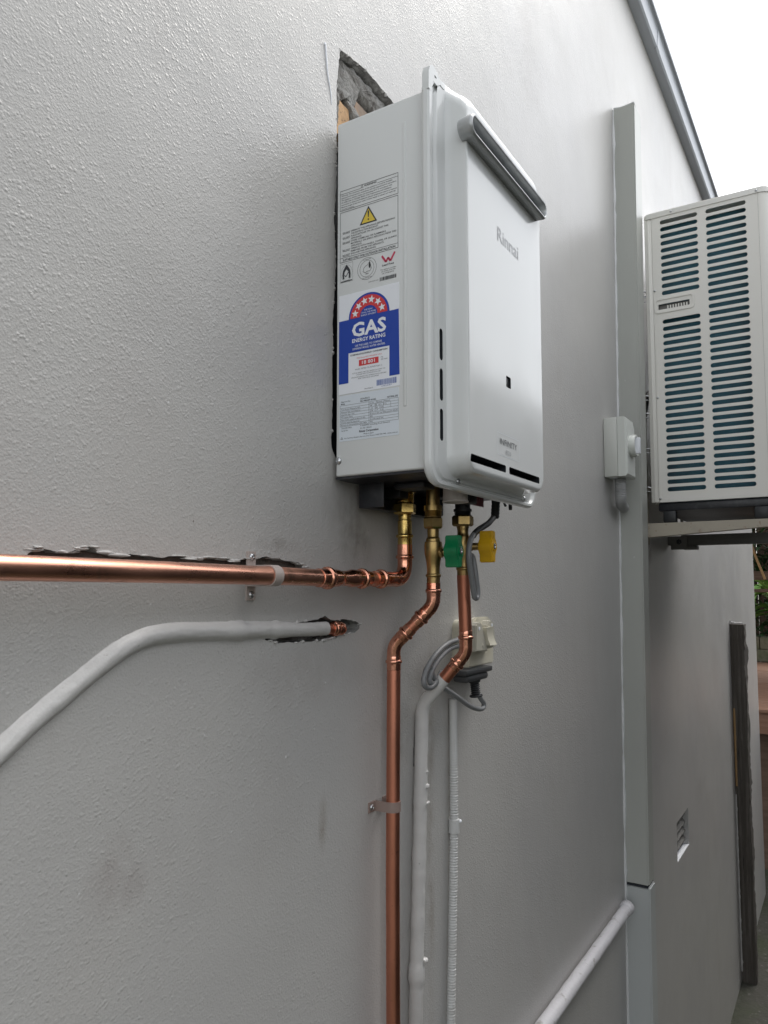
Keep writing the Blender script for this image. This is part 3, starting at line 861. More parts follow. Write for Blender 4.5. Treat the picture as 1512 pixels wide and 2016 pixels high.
P.text('18 801', 39.3, 60.6, 155.9, 4.8, off=.015)
P.build('lettering', 'paper', en)
P = Print(side, e1)
barcode(P, 63.5, 95.1, 121.8, 129.8, 11, 40)
P.text('12 9612 8188 7', 71, 88, 119.4, 1.6)
P.build('barcode', 'blue_ink', en)

# data sticker
dp = B().prism(rrect(.6, 98.7, 49.8, 115.4, 1.5, 3), lambda u, v, l: side(u, v, l), .0004, 0.0).build('data_label', 'plate', heater, None)
P = Print(side, .0006)
vt_ = [101.1 - 30.2 * k / 8 for k in range(9)]
for v in vt_:
    P.rect(2.2, v - .15, 98.1, v + .15)
for u, a, b_ in ((2.2, 71, 101), (50.5, 71, 101), (98, 71, 101), (74, 90, 101), (62, 90, 97.3), (86, 90, 97.3)):
    P.rect(u - .15, a, u + .15, b_)
P.text('Approval No.', 3.6, 20, 105.6, 2.0); P.text('Model', 3.6, 10, 102.2, 2.0, off=.02)
P.text('AGA 6926 G', 36.4, 51.5, 106, 2.2, off=.015); P.text('REU-VM2632W AU-NG', 36.4, 62, 102.6, 2.2, off=.02); P.text('NATURAL GAS', 80.5, 97.5, 102.6, 2.3, off=.02)
left = ['', 'Test Point Pressure kPa', 'Nominal Gas Consumption', 'Injector Size mm', 'Min water flow', 'Max water supply pressure kPa', 'Water heating capacity', 'Electrical consumption 220-240V']
right = ['Burner    Maximum    Minimum', '108   1.02  10.5   0.12', '1.13   1.05   0.23', '0.78   0.17    0.20', '26 L/min at 25C rise Water pressure 200 kPa', '2000', '26 L/min raised 25C', 'IPX5']
for i in range(8):
    if left[i]:
        P.text(left[i], 3.6, 3.6 + len(left[i]) * 1.42, vt_[i + 1] + .9, 1.8)
    P.text(right[i], 52, min(97, 52 + len(right[i]) * 1.18), vt_[i + 1] + .9, 1.8)
P.text('230-240V 50Hz', 4.5, 22, 67.6, 1.9); P.text('Serial No.', 4.5, 16, 64.0, 1.9)
P.text('0.65AMPS including Frost Sensors', 36.5, 84.7, 68.2, 1.9); P.text('IN 02-158232', 36.5, 55, 64.6, 1.9)
P.text('Rinnai Corporation', 34.6, 66.3, 60.0, 2.8, off=.03); P.text('Made in Japan', 42, 58.5, 56.4, 1.8)
P.text('For Service, Require Service Dial Direct 1300 555 545  rinnai.com.au', 9.5, 96.9, 53.0, 1.7)
P.path([(3.3, 53), (5, 56), (6.8, 53), (3.3, 53)], .5)
P.build('lettering', 'ink', dp)

# underside of the heater: rear bracket, drain socket, gas tag, inner bits
br = B()
br.box(.918, 1.100, -.012, -.009, 2.838, 2.877, .001)
br.box(.915, .9175, -.052, -.009, 2.836, 2.877, .0008)
br.box(1.1005, 1.103, -.052, -.009, 2.838, 2.877, .0008)
br.box(.918, 1.100, -.030, -.0125, 2.8360, 2.8378, .0005)
br.build('mounting_bracket', 'darksteel', heater)
for x, r in ((.935, .003), (.955, .0045), (1.06, .004)):
    B().lathe((x, -.0125, 2.852), (0, -1, 0), [(0, r), (.001, r), (.0015, r * .7)], 12).build('rivet', 'bracket_dark', heater, 40)
sk = B()
sk.lathe((.995, -.128, 2.8740), (0, 0, -1), [(0, .0185), (.0255, .0185), (.0265, .0195), (.0285, .0195), (.029, .018), (.026, .0165), (.008, .0160)], 30)
sk.build('drain_socket', 'pvc', heater, 35)
tg = B().box(1.108, 1.156, -.1015, -.0995, 2.8545, 2.8710, .0006).build('gas_tag', 'tag', heater)
Print(lambda u, v, l: (u, -.1015 - l, v), .0004).text('GAS', 1.118, 1.152, 2.8585, .0085, off=.02).build('lettering', 'tag_ink', tg)
for q in ((.930, .965, -.11, -.06, 2.8625, 2.8718), (1.02, 1.05, -.105, -.07, 2.858, 2.8718), (.965, .992, -.050, -.020, 2.855, 2.8718), (1.060, 1.090, -.12, -.10, 2.852, 2.8718)):
    B().box(*q, .002).build('valve_housing', 'black', heater)
wx = B()
wx.tube([(1.185, -.125, 2.872), (1.187, -.126, 2.862), (1.19, -.127, 2.858)], .0022, 8)
wx.build('wire_end', 'black', heater)
B().tube([(1.200, -.13, 2.872), (1.201, -.131, 2.857), (1.201, -.131, 2.852)], [.002, .0034, .003], 8).build('wire_end', 'black', heater)

# ------------------------------------------------------------------ plumbing
def bead(x, r, w_=.0032, base=None):
    """profile samples of a press bead centred at x"""
    return [(x - w_, base), (x - w_ * .7, r * .96), (x - w_ * .3, r), (x + w_ * .3, r), (x + w_ * .7, r * .96), (x + w_, base)]

# hot line: union at the heater, elbow, long tube towards the left
hx, hy, hz = 1.0050, -.035, 2.7320
hot = thing('hot_water_pipe', 'long bright copper pipe running left along the wall from the heater outlet', 'pipe', (hx, 0, hz))
D = (0, 0, -1)
B().lathe((hx, hy, 2.8740), D, [(0, .0125), (.006, .0125), (.006, .0165), (.0075, .0165)] + [(.008 + .0012 * k, .0142 if k % 2 else .0152) for k in range(12)] + [(.0235, .0135)], 24).build('threaded_neck', 'brass', hot, 30)
B().hexnut((hx, hy, 2.8512), D, .0180, .0182, .25).build('union_nut', 'brass', hot, 25)
B().lathe((hx, hy, 2.8335), D, [(0, .0100), (.003, .0104), (.0095, .0098), (.0105, .0112), (.031, .0112)] + bead(.0345, .0136, .003, .0114) + [(.0378, .0113), (.0480, .0113), (.0485, .0104)], 28).build('adapter', 'brass', hot, 35)
eb = bend((hx, hy, 2.80), (hx, hy, hz), (.9, hy, hz), .0235, 12)
fit = B()
fit.lathe((hx, hy, 2.7862), D, [(0, .0110), (.0005, .0118), (.0150, .0118)] + bead(.0195, .0142, .0034, .0118) + [(.0235, .0118), (.0250, .0116)], 28)
fit.tube([(hx, hy, 2.7615)] + eb + [(.9780, hy, hz)], .0115, 28)
fit.lathe((.9790, hy, hz), (-1, 0, 0), [(0, .0116), (.001, .0121), (.006, .0118), (.012, .0112), (.016, .0116), (.038, .0116)] + bead(.0450, .0145, .0038, .0116) + [(.0490, .0116), (.0620, .0115), (.0622, .0098)], 28)
fit.build('elbow', 'copper_fit', hot, 40)
B().tube([(.925, hy, hz), (.885, hy, hz)], .0098, 24).build('tube', 'copper', hot, 40)
rd = B()
rd.lathe((.9000, hy, hz), (-1, 0, 0), [(0, .0098), (.0003, .0116), (.011, .0117)] + bead(.0160, .0146, .0038, .0118) + [(.0205, .0118), (.024, .0112), (.030, .0122), (.044, .0124), (.047, .0118), (.052, .0104), (.066, .0102), (.072, .0104), (.0735, .0112), (.0765, .0118), (.085, .0121)] + bead(.0985, .0152, .0050, .0125) + [(.104, .0124), (.118, .0122), (.1185, .0110)], 30)
rd.build('reducer', 'copper_fit', hot, 40)
B().tube([(.795, hy, hz), (.70, hy, 2.7335), (.50, hy, 2.7352), (.35, hy, 2.7360), (-.5, hy, 2.737)], .0110, 28).build('tube', 'copper', hot, 40)

def saddle_clip(name, label, c, axis, r, group, cm='clip'):
    """two-lug strap round a pipe that stands off the wall; axis 'x' or 'z' is the pipe's"""
    t = thing(name, label, 'pipe clip', (c[0], 0, c[2]), group)
    b = B(); n = 14; w2 = .0075
    y = c[1]
    prof = []
    for k in range(n + 1):
        a = pi * k / n
        prof.append((cos(a), -sin(a)))
    outer_, inner_ = [], []
    lug = .017
    o2 = [(r + .0018 + lug, -y - .0022 - 0), (r + .0018, -y - .0022)] + [((r + .0018) * a, (r + .0018) * b_) for a, b_ in prof] + [(-(r + .0018), -y - .0022), (-(r + .0018) - lug, -y - .0022)]
    i2 = [(r + .0018 + lug, -y), (r + .0002, -y)] + [((r + .0002) * a, (r + .0002) * b_) for a, b_ in prof] + [(-(r + .0002), -y), (-(r + .0018) - lug, -y)]
    m = len(o2)
    for s_ in (-w2, w2):
        for q in (o2, i2):
            for u, d in q:
                b.v.append((c[0] + s_, y + d, c[2] + u) if axis == 'x' else (c[0] + u, y + d, c[2] + s_))
    for i in range(m - 1):
        b.f += [(i, i + 1, 2 * m + i + 1, 2 * m + i), (m + i, 3 * m + i, 3 * m + i + 1, m + i + 1), (i, m + i, m + i + 1, i + 1), (2 * m + i, 2 * m + i + 1, 3 * m + i + 1, 3 * m + i)]
    b.f += [(0, 2 * m, 3 * m, m), (m - 1, 2 * m - 1, 4 * m - 1, 3 * m - 1)]
    b.build('strap', cm, t, 30)
    for s_ in (-1, 1):
        u = s_ * (r + .0018 + lug * .6)
        p = (c[0], -.0022, c[2] + u) if axis == 'x' else (c[0] + u, -.0022, c[2])
        screw_head(p, (0, -1, 0), .0045, 'screw', t)
    return t
saddle_clip('pipe_clip', 'pale saddle clip holding the horizontal copper pipe to the wall', (.690, hy, 2.7337), 'x', .0110, 'saddle clips on the copper pipes')

# cold line: union, ball valve with green handle, two offset bends, long drop
cx_, cy_ = 1.0050, -.085
lx, ly = .9870, -.0255
cold = thing('cold_water_pipe', 'copper pipe dropping straight down from the green handled valve', 'pipe', (lx, 0, 1.6))
B().lathe((cx_, cy_, 2.8740), D, [(0, .0105), (.030, .0105), (.0302, .0140), (.038, .0140)] + [(.0385 + .001 * k, .0122 if k % 2 else .0130) for k in range(9)] + [(.05, .012)], 24).build('threaded_neck', 'bronze', cold, 30)
B().hexnut((cx_, cy_, 2.8265), D, .0180, .0160, .1).build('union_nut', 'bronze', cold, 25)
B().lathe((cx_, cy_, 2.8090), D, [(0, .0086), (.002, .0090), (.013, .0086), (.0145, .0100), (.0170, .0108), (.0195, .0108), (.0205, .0128), (.026, .0136), (.038, .0134), (.045, .0120), (.0525, .0105), (.058, .0098), (.0660, .0098)] + bead(.0715, .0118, .0028, .0100) + [(.0745, .0100), (.083, .0100), (.0832, .0085)], 28).build('ball_valve', 'bronze', cold, 35)
st = B()
st.lathe((cx_ + .002, cy_ - .008, 2.7725), (0.25, -1, 0), [(0, .0085), (.006, .0080), (.008, .0062), (.020, .0060)], 18)
st.hexnut((cx_, cy_ - .012, 2.7725), (0.25, -1, 0), .004, .0088)
st.build('valve_stem', 'bronze', cold, 30)
def handle(p, m, parent, hgt, wid, dep):
    t = .30
    o = [(-wid * .30, hgt / 2), (wid * .30, hgt / 2), (wid * .31, hgt * .27), (wid * .50, hgt * .17), (wid * .62, hgt * .06), (wid * .62, -hgt * .06), (wid * .50, -hgt * .17), (wid * .31, -hgt * .27), (wid * .30, -hgt / 2), (-wid * .30, -hgt / 2), (-wid * .31, -hgt * .27), (-wid * .50, -hgt * .17), (-wid * .62, -hgt * .06), (-wid * .62, hgt * .06), (-wid * .50, hgt * .17), (-wid * .31, hgt * .27)]
    hub = [(0.0042 * cos(2 * pi * k / 14), 0.0042 * sin(2 * pi * k / 14)) for k in range(14)]
    b = B()
    b.prism(o, lambda u, v, d: (p[0] + u, d, p[2] + v), p[1] - dep, p[1])
    bm = bmesh.new()
    me = bpy.data.meshes.new('h'); me.from_pydata(b.v, [], b.f); bm.from_mesh(me)
    bmesh.ops.recalc_face_normals(bm, faces=bm.faces)
    ed = [e for e in bm.edges if len(e.link_faces) == 2 and e.calc_face_angle(0) > .5]
    bmesh.ops.bevel(bm, geom=ed, offset=.0014, segments=2, affect='EDGES')
    b2 = B(); b2.bm(bm)
    h = b2.build('handle', m, parent, 40)
    B().lathe((p[0], p[1] - dep, p[2]), (0, -1, 0), [(0, wid * .38), (.0012, wid * .38), (.0016, wid * .30), (.0003, wid * .28)], 18).build('hub_ring', m, h, 40)
    B().lathe((p[0], p[1] - dep, p[2]), (0, -1, 0), [(-.001, wid * .24), (.0014, wid * .24), (.0018, wid * .14), (.0004, wid * .10)], 14).build('hub_screw', 'steel', h, 40)
    return h
handle((1.0080, -.1060, 2.7735), 'green', cold, .0480, .0190, .0235)
b1 = (cx_, cy_, 2.6935); b2_ = (lx, ly, 2.6310)
cf = B()
cf.lathe((cx_, cy_, 2.7265), D, [(0, .0092), (.0004, .0106), (.008, .0107)] + bead(.0122, .0125, .003, .0108) + [(.016, .0108), (.020, .0106)], 28)
dv = (Vector(b2_) - Vector(b1)).normalized()
L_ = (Vector(b2_) - Vector(b1)).length
cf.tube([(cx_, cy_, 2.7075)] + bend((cx_, cy_, 2.72), b1, b2_, .026, 8) + [Vector(b1) + dv * .016], .0104, 28)
cf.lathe(Vector(b1) + dv * .0155, dv, [(0, .0104), (.001, .0108), (.006, .0107)] + bead(.0115, .0128, .003, .0108) + [(.015, .0108), (.0230, .0107), (.0232, .0096)], 28)
cf.build('bend', 'copper_fit', cold, 40)
B().tube([Vector(b1) + dv * .036, Vector(b1) + dv * (L_ - .036)], .0097, 24).build('tube', 'copper_down', cold, 40)
cf = B()
e0 = Vector(b2_) - dv * .0155
cf.lathe(e0, -dv, [(0, .0104), (.001, .0108), (.006, .0107)] + bead(.0115, .0128, .003, .0108) + [(.015, .0108), (.0230, .0107), (.0232, .0096)], 28)
cf.tube([Vector(b2_) - dv * .016] + bend(b1, b2_, (lx, ly, 2.5), .026, 8) + [(lx, ly, 2.6150)], .0104, 28)
cf.lathe((lx, ly, 2.6155), D, [(0, .0104), (.001, .0108), (.004, .0107)] + bead(.0085, .0128, .003, .0108) + [(.012, .0108), (.0210, .0107), (.0212, .0096)], 28)
cf.build('bend', 'copper_fit', cold, 40)
B().tube([(lx, ly, 2.600), (.9850, ly, 2.45), (.9835, ly, 2.30), (.9855, ly, 1.9), (.9860, ly, GZ)], .0104, 28).build('tube', 'copper_down', cold, 40)
saddle_clip('pipe_clip', 'brownish saddle clip low on the vertical copper pipe', (.9838, ly, 2.3930), 'z', .0104, 'saddle clips on the copper pipes', 'clip_dark')

# gas line: union, valve with yellow handle, copper drop, bend into the old painted pipe
gx, gy = 1.1085, -.085
gx2 = 1.1160
gas = thing('gas_pipe', 'copper gas pipe below the yellow handle joined to an old painted pipe', 'pipe', (1.09, 0, 1.6))
B().lathe((gx, gy, 2.8740), D, [(0, .0125), (.026, .0125), (.0262, .0150), (.030, .0150)] + [(.0305 + .001 * k, .0128 if k % 2 else .0138) for k in range(8)] + [(.044, .012)], 24).build('threaded_neck', 'darksteel', gas, 30)
B().hexnut((gx, gy, 2.8375), D, .0180, .0178, .45).build('union_nut', 'bronze', gas, 25)
B().lathe((gx, gy, 2.8200), D, [(0, .0098), (.002, .0102), (.006, .0092), (.013, .0090), (.016, .0105), (.0185, .0118), (.040, .0116), (.048, .0108), (.056, .0098), (.066, .0096)] + bead(.0700, .0116, .0028, .0100) + [(.0730, .0100), (.084, .0098), (.0842, .0085)], 28).build('ball_valve', 'bronze', gas, 35)
st = B()
st.lathe((gx + .002, gy - .008, 2.7860), (0.25, -1, 0), [(0, .0085), (.006, .0080), (.008, .0062), (.026, .0060)], 18)
st.build('valve_stem', 'bronze', gas, 30)
handle((1.1190, -.1120, 2.7855), 'amber', gas, .0510, .0200, .0235)
g1 = (gx2, gy, 2.6135); g2 = (1.0985, -.0130, 2.5260)
B().tube([(gx, gy, 2.740), (gx2, gy, 2.640)], .0104, 28).build('tube', 'copper_down', gas, 40)
gd = (Vector(g2) - Vector(g1)).normalized()
cf = B()
cf.lathe((gx2, gy, 2.6500), D, [(0, .0104), (.001, .0110), (.006, .0109)] + bead(.0120, .0128, .003, .0110) + [(.016, .0110), (.024, .0107)], 28)
cf.tube([(gx2, gy, 2.628)] + bend((gx2, gy, 2.7), g1, g2, .026, 8) + [Vector(g1) + gd * .014], .0106, 28)
cf.lathe(Vector(g1) + gd * .0135, gd, [(0, .0106), (.001, .0111), (.005, .0110)] + bead(.0100, .0130, .003, .0111) + [(.0135, .0110), (.020, .0109), (.0202, .0100)], 28)
cf.build('bend', 'copper_fit', gas, 40)
LG = (Vector(g2) - Vector(g1)).length
B().tube([Vector(g1) + gd * .030, Vector(g1) + gd * .070], .0106, 28).build('tube', 'copper_down', gas, 40)
pp = B()
pa = Vector(g1) + gd * .0560
pts = [pa, pa + gd * .001, pa + gd * .006] + bend(pa, g2, (1.093, -.0130, 2.35), .05, 10) + [(1.0935, -.013, 2.43)]
pts += [(1.0935 - .0215 * k / 60, -.0135, 2.43 - .395 * k / 60) for k in range(1, 61)] + [(1.066, -.0135, 1.9), (1.05, -.0135, GZ)]
rads = []
for i, p in enumerate(pts):
    z = p[2]; r = .0110 if i > 2 else (.0107, .0110, .0112)[i]
    r += .0012 * noise.noise(Vector((z * 40, 0, 3)))
    if abs(z - 2.112) < .012: r += .0022
    if abs(z - 2.37) < .004: r += .0012
    rads.append(r)
pp.tube(pts, rads, 24, jitter=.05)
lump(pp, 1.0935, -.023, 2.398, .006, .005, .004, 2); lump(pp, 1.0950, -.024, 2.371, .007, .004, .003, 5); lump(pp, 1.083, -.024, 2.130, .006, .006, .005, 8); lump(pp, 1.094, -.022, 2.42, .004, .004, .003, 9)
pp.build('painted_section', 'paint_pipe', gas, 60, 'lower gas pipe thickly painted grey like the wall')

# old pipe at the left, painted over into the wall; its copper stub ends in the broken hole
old = thing('painted_over_pipe', 'old bent pipe painted over with the wall ending in a copper stub', 'pipe', (.60, 0, 2.66))
pth = [(.845, 2.6630), (.80, 2.6632), (.75, 2.6658), (.70, 2.6675), (.6564, 2.6684), (.5924, 2.6710), (.56, 2.6708), (.53, 2.6685), (.495, 2.6556), (.4476, 2.6264), (.4029, 2.5985), (.376, 2.5774), (.20, 2.455), (-.3, 2.10)]
pth = [Vector((a, 0, b_)) for a, b_ in pth]
pth = smooth_path([(p.x, 0, p.z) for p in pth], 3)
vis = B(); rows_ = []
prof_n = 22
for i, p in enumerate(pth):
    a = pth[max(i - 1, 0)]; c2 = pth[min(i + 1, len(pth) - 1)]
    t = (c2 - a).normalized(); nrm = Vector((-t.z, 0, t.x))
    if nrm.z < 0: nrm = -nrm
    flare = 1.0 if p.x < .72 else max(.0, 1 - (p.x - .72) / .06)
    nb = noise.noise(Vector((p.x * 30, 1, p.z * 30)))
    for k in range(prof_n + 1):
        s_ = -1 + 2 * k / prof_n
        rr_ = .0093 + .0007 * nb
        if abs(p.x - .665) < .012 or abs(p.x - .735) < .006: rr_ += .0012
        ang = pi * (s_ * .5)
        u = rr_ * sin(ang) * (1 + .20 * flare * abs(s_) ** 6)
        h = rr_ * .98 * cos(ang) ** (1 + .15 * flare) - .0012
        if abs(s_) > .9: h = min(h, .0002 - .001)
        u2 = u + .0006 * noise.noise(Vector((p.x * 120, k, p.z * 120)))
        h2 = h + .0006 * noise.noise(Vector((p.x * 90 + 5, s_ * 3, p.z * 90)))
        vis.v.append((p.x + nrm.x * u2, -h2 - .0015, p.z + nrm.z * u2))
m = prof_n + 1
for i in range(len(pth) - 1):
    for k in range(prof_n):
        vis.f.append((i * m + k, i * m + k + 1, (i + 1) * m + k + 1, (i + 1) * m + k))
vis.f.append(tuple(range(m)))
vis.build('painted_section', 'paint_pipe', old, 60)
B().tube([(.80, -.001, 2.6630), (.890, .003, 2.6605)], .0076, 20).build('tube', 'copper_down', old, 40)
B().lathe((.8610, .0015, 2.6615), (1, 0, -.03), [(0, .0078), (.0005, .0090), (.004, .0090)] + bead(.009, .0108, .004, .0091) + [(.0145, .0090), (.017, .0100), (.024, .0100), (.0265, .0088), (.027, .006)], 24).build('end_cap', 'copper_fit', old, 40)

# corrugated conduit painted white
cd = thing('corrugated_conduit', 'thin ribbed white painted conduit running down beside the painted gas pipe', 'conduit', (1.21, 0, 1.9))
pts, rad = [], []
N = 560
for k in range(N):
    t = k / (N - 1); z = 2.520 - 1.0 * t
    x = 1.2195 if z > 2.30 else 1.2195 - .0175 * (2.30 - z) / .326
    pts.append((x, -.0095, z))
    amp = min(1, max(0.0, (2.455 - z) / .06))
    rad.append(.0074 + amp * .0006 * sin(2 * pi * z / .0046))
cdb = B(); cdb.tube(pts, rad, 14)
cdb.build('tube', 'conduit', cd, 50)
B().tube([(1.2195, -.0095, 2.311), (1.2195, -.0095, 2.288)], .0098, 18).build('collar', 'conduit', cd, 40)
sb = B(); lump(sb, 1.2255, -.018, 2.3075, .0045, .004, .003, 3); sb.build('paint_blob', 'paper', cd, 60)

# horizontal old pipe at the lower right
lp = thing('low_painted_pipe', 'white painted horizontal pipe low on the wall ending at the cable duct', 'pipe', (2.0, 0, 1.766))
xs = [0.9 + 1.445 * k / 90 for k in range(91)]
b = B(); b.tube([(x, -.0185, 1.770 - .006 * (x - 1.6)) for x in xs], [.0168 + .0014 * noise.noise(Vector((x * 22, 2, 2))) for x in xs], 20, jitter=.06)
b.build('tube', 'paint_white', lp, 60)
b = B(); b.tube([(2.325, -.0185, 1.7657), (2.331, -.0185, 1.7656), (2.352, -.0185, 1.7654), (2.356, -.0185, 1.7654)], [.0175, .0205, .0205, .0185], 20, jitter=.08)
b.build('end_cap', 'paint_white', lp, 60)

# ------------------------------------------------------------------ socket outlet and the heater's flex
ou = thing('power_outlet', 'cream weatherproof power point with rocker switch behind the gas pipe', 'power outlet', (1.25, 0, 2.578))
def hood(L, R, Bt, T, r):
    pts = [(L, Bt), (R, Bt)]
    for k in range(9):
        a = radians(90 * k / 8); pts.append((R - r + r * cos(a), T - r + r * sin(a)))
    for k in range(9):
        a = radians(90 + 90 * k / 8); pts.append((L + r + r * cos(a), T - r + r * sin(a)))
    return pts
def bev_prism(loop, y0, y1, off, holes_=()):
    b = B(); b.prism(loop, xz, y0, y1, holes_)
    bm = bmesh.new(); me = bpy.data.meshes.new('h'); me.from_pydata(b.v, [], b.f); bm.from_mesh(me)
    bmesh.ops.recalc_face_normals(bm, faces=bm.faces)
    ed = [e for e in bm.edges if len(e.link_faces) == 2 and e.calc_face_angle(0) > .6 and abs(e.verts[0].co.y - y0) < 1e-5 and abs(e.verts[1].co.y - y0) < 1e-5]
    bmesh.ops.bevel(bm, geom=ed, offset=off, segments=2, affect='EDGES')
    b2 = B(); b2.bm(bm)
    return b2
bev_prism(hood(1.236, 1.343, 2.5755, 2.6600, .016), -.0350, 0, .0025).build('box', 'cream', ou, 40)
bev_prism(hood(1.234, 1.316, 2.6380, 2.6650, .018), -.0430, -.0355, .002).build('hood', 'cream', ou, 40)
for loop, scr in (([(1.2186, 2.6065), (1.2700, 2.6040), (1.2480, 2.6480), (1.2440, 2.6545), (1.2380, 2.6575), (1.2260, 2.6570), (1.2200, 2.6520)], ((1.2325, 2.6460), (1.2480, 2.6150))),
                  ([(1.2760, 2.6080), (1.3072, 2.6095), (1.2985, 2.6480), (1.2940, 2.6560), (1.2860, 2.6590), (1.2760, 2.6580), (1.2680, 2.6500)], ((1.2880, 2.6500), (1.2960, 2.6180)))):
    bl = bev_prism(loop, -.0560, -.0355, .0016)
    ear = bl.build('lug', 'cream_dark', ou, 25)
    for q, (x, z) in enumerate(scr):
        B().lathe((x, -.0560, z), (0, -1, 0), [(0, .0034), (.0006, .0034), (.0008, .002)], 12).build('screw', 'paper' if q == 0 else 'cream_dark', ear, 40)
rk = B()
for k in range(11):
    t = -1 + 2 * k / 10
    z = 2.6310 + .0165 * t; y = -.0600 - .0026 * t * t + .0012 * t; o = .0050 * (1 - t)
    rk.v += [(1.2540 + o, y, z), (1.2800 + o * 1.3, y, z), (1.2800 + o * 1.3, -.036, z), (1.2540 + o, -.036, z)]
for k in range(10):
    a = 4 * k
    for q in range(4):
        rk.f.append((a + q, a + (q + 1) % 4, a + 4 + (q + 1) % 4, a + 4 + q))
rk.f += [(3, 2, 1, 0), (40, 41, 42, 43)]
rk.build('rocker_switch', 'cream', ou, 30)

fx = thing('power_flex', 'grey power cable looping from the heater down to a charcoal plug', 'cable', (1.2, -.05, 2.50))
B().lathe((1.2000, -.105, 2.8720), (.05, .1, -1), [(0, .0075), (.004, .0078)] + [(.006 + .003 * k, .0070 if k % 2 else .0076) for k in range(9)] + [(.0330, .0062), (.0335, .0048)], 18).build('gland', 'gland', fx, 35)
def cable(pts, r, nm='cord', m='cable'):
    return B().tube(smooth_path(pts, 3), r, 12).build(nm, m, fx, 60)
cable([(1.2015, -.1010, 2.842), (1.1850, -.1030, 2.836), (1.1680, -.1050, 2.828), (1.1485, -.1050, 2.8217), (1.1221, -.1070, 2.814), (1.1043, -.1090, 2.8079), (1.0880, -.1130, 2.802)], .0050, 'cord', 'gland')
cable([(1.0950, -.1115, 2.8045), (1.0800, -.1150, 2.8010), (1.0657, -.1170, 2.7880), (1.0590, -.1180, 2.7682), (1.0650, -.1180, 2.7478), (1.0740, -.1170, 2.7288), (1.0820, -.1160, 2.7104), (1.0882, -.1150, 2.7020), (1.0985, -.1145, 2.7030), (1.1020, -.1140, 2.7140), (1.0990, -.1130, 2.7300), (1.0970, -.1110, 2.7522), (1.1010, -.1060, 2.7714), (1.1200, -.0900, 2.7720), (1.1620, -.0620, 2.7500), (1.1900, -.0470, 2.7200), (1.1945, -.0440, 2.6809), (1.1960, -.0440, 2.6500), (1.1930, -.0430, 2.6370), (1.1795, -.0420, 2.6296)], .0044)
cable([(1.1900, -.0428, 2.6345), (1.1795, -.0420, 2.6296), (1.1331, -.0420, 2.6255), (1.0928, -.0420, 2.6116), (1.0614, -.0420, 2.5915), (1.0495, -.0420, 2.5727), (1.0544, -.0420, 2.5627), (1.0696, -.0420, 2.5578), (1.0870, -.0420, 2.5607), (1.0995, -.0420, 2.5691), (1.1150, -.0410, 2.5800)], .0044)
cable([(1.2161, -.0380, 2.6184), (1.1834, -.0390, 2.6188), (1.1463, -.0400, 2.6161), (1.1145, -.0400, 2.6057), (1.0858, -.0400, 2.5892), (1.0735, -.0400, 2.5741), (1.0751, -.0400, 2.5659), (1.0925, -.0400, 2.5624), (1.1176, -.0400, 2.5555), (1.1341, -.0400, 2.5486), (1.1740, -.0400, 2.5320), (1.2244, -.0400, 2.5089), (1.2628, -.0400, 2.4984), (1.2830, -.0400, 2.4980), (1.2860, -.0400, 2.5066), (1.2721, -.0390, 2.5163), (1.2634, -.0370, 2.5290)], .0044)
cable([(1.0790, -.0390, 2.5950), (1.0823, -.0385, 2.5879), (1.0892, -.0380, 2.5766), (1.0997, -.0380, 2.5673)], .0044)
pl = B()
pl.box(1.192, 1.304, -.050, -.016, 2.5650, 2.5750, .003)
pl.box(1.200, 1.290, -.048, -.018, 2.5520, 2.5655, .005)
pl.build('plug', 'plug', fx, 40)
B().lathe((1.2560, -.034, 2.5540), (.15, -.05, -1), [(0, .0125), (.006, .0105)] + [(.007 + .0019 * k, .0068 if k % 2 else .0092) for k in range(12)] + [(.0300, .0085), (.0303, .0120), (.0322, .0120), (.0325, .006), (.034, .005)], 18).build('strain_relief', 'gland', fx, 30)

# ------------------------------------------------------------------ cable duct, isolator, sealant
du = thing('cable_duct', 'tall square grey cover duct standing on the wall left of the air conditioner', 'duct', (2.42, 0, GZ))
def lean_box(xa0, xb0, z0, xa1, xb1, z1, y0, y1, b_=.004):
    b = B(); bm = bmesh.new()
    bmesh.ops.create_cube(bm, size=1)
    for v in bm.verts:
        top = v.co.z > 0
        xa, xb = (xa1, xb1) if top else (xa0, xb0)
        v.co = Vector((xa if v.co.x < 0 else xb, y0 if v.co.y < 0 else y1, z1 if top else z0))
    if b_:
        bmesh.ops.bevel(bm, geom=bm.edges[:], offset=b_, segments=2, affect='EDGES')
    b.bm(bm)
    return b
lean_box(2.4000, 2.4690, 1.8190, 2.4780, 2.5750, 4.3450, -.0720, .001).build('upper_cover', 'duct', du, 40)
lean_box(2.3680, 2.4440, GZ, 2.3990, 2.4680, 1.8150, -.0750, .001).build('lower_cover', 'duct2', du, 40, 'paler lower length of the duct below the joint')
b = B(); b.add([], [])
lean_box(2.3985, 2.4690, 1.8140, 2.3995, 2.4690, 1.8200, -.0690, 0, 0).build('joint_gap', 'void', du, None)
sl_ = B(); rnd = random.Random(5)
pts, rad = [], []
for k in range(150):
    t = k / 149; z = 4.34 - (4.34 - 0.6) * t
    x = 2.478 - .078 * min(1, (4.34 - z) / 2.52) - (0 if z > 1.82 else .03 * (1.82 - z) / 1.38)
    pts.append((x - .001, -.002, z))
    rad.append(.0042 + .0050 * noise.noise(Vector((0, 0, z * 11))) + .0028 * noise.noise(Vector((3, 0, z * 45))))
sl_.tube(pts, [max(.0015, r) for r in rad], 8)
sl_.build('sealant_bead', 'silicone', du, 60)
b = B(); b.tube(smooth_path([(2.480, -.003, 4.3475), (2.49, -.03, 4.3480), (2.482, -.07, 4.3475)], 2), .003, 6); b.tube(smooth_path([(2.482, -.070, 4.3475), (2.52, -.069, 4.345), (2.575, -.068, 4.342), (2.578, -.069, 4.31)], 2), .0025, 6)
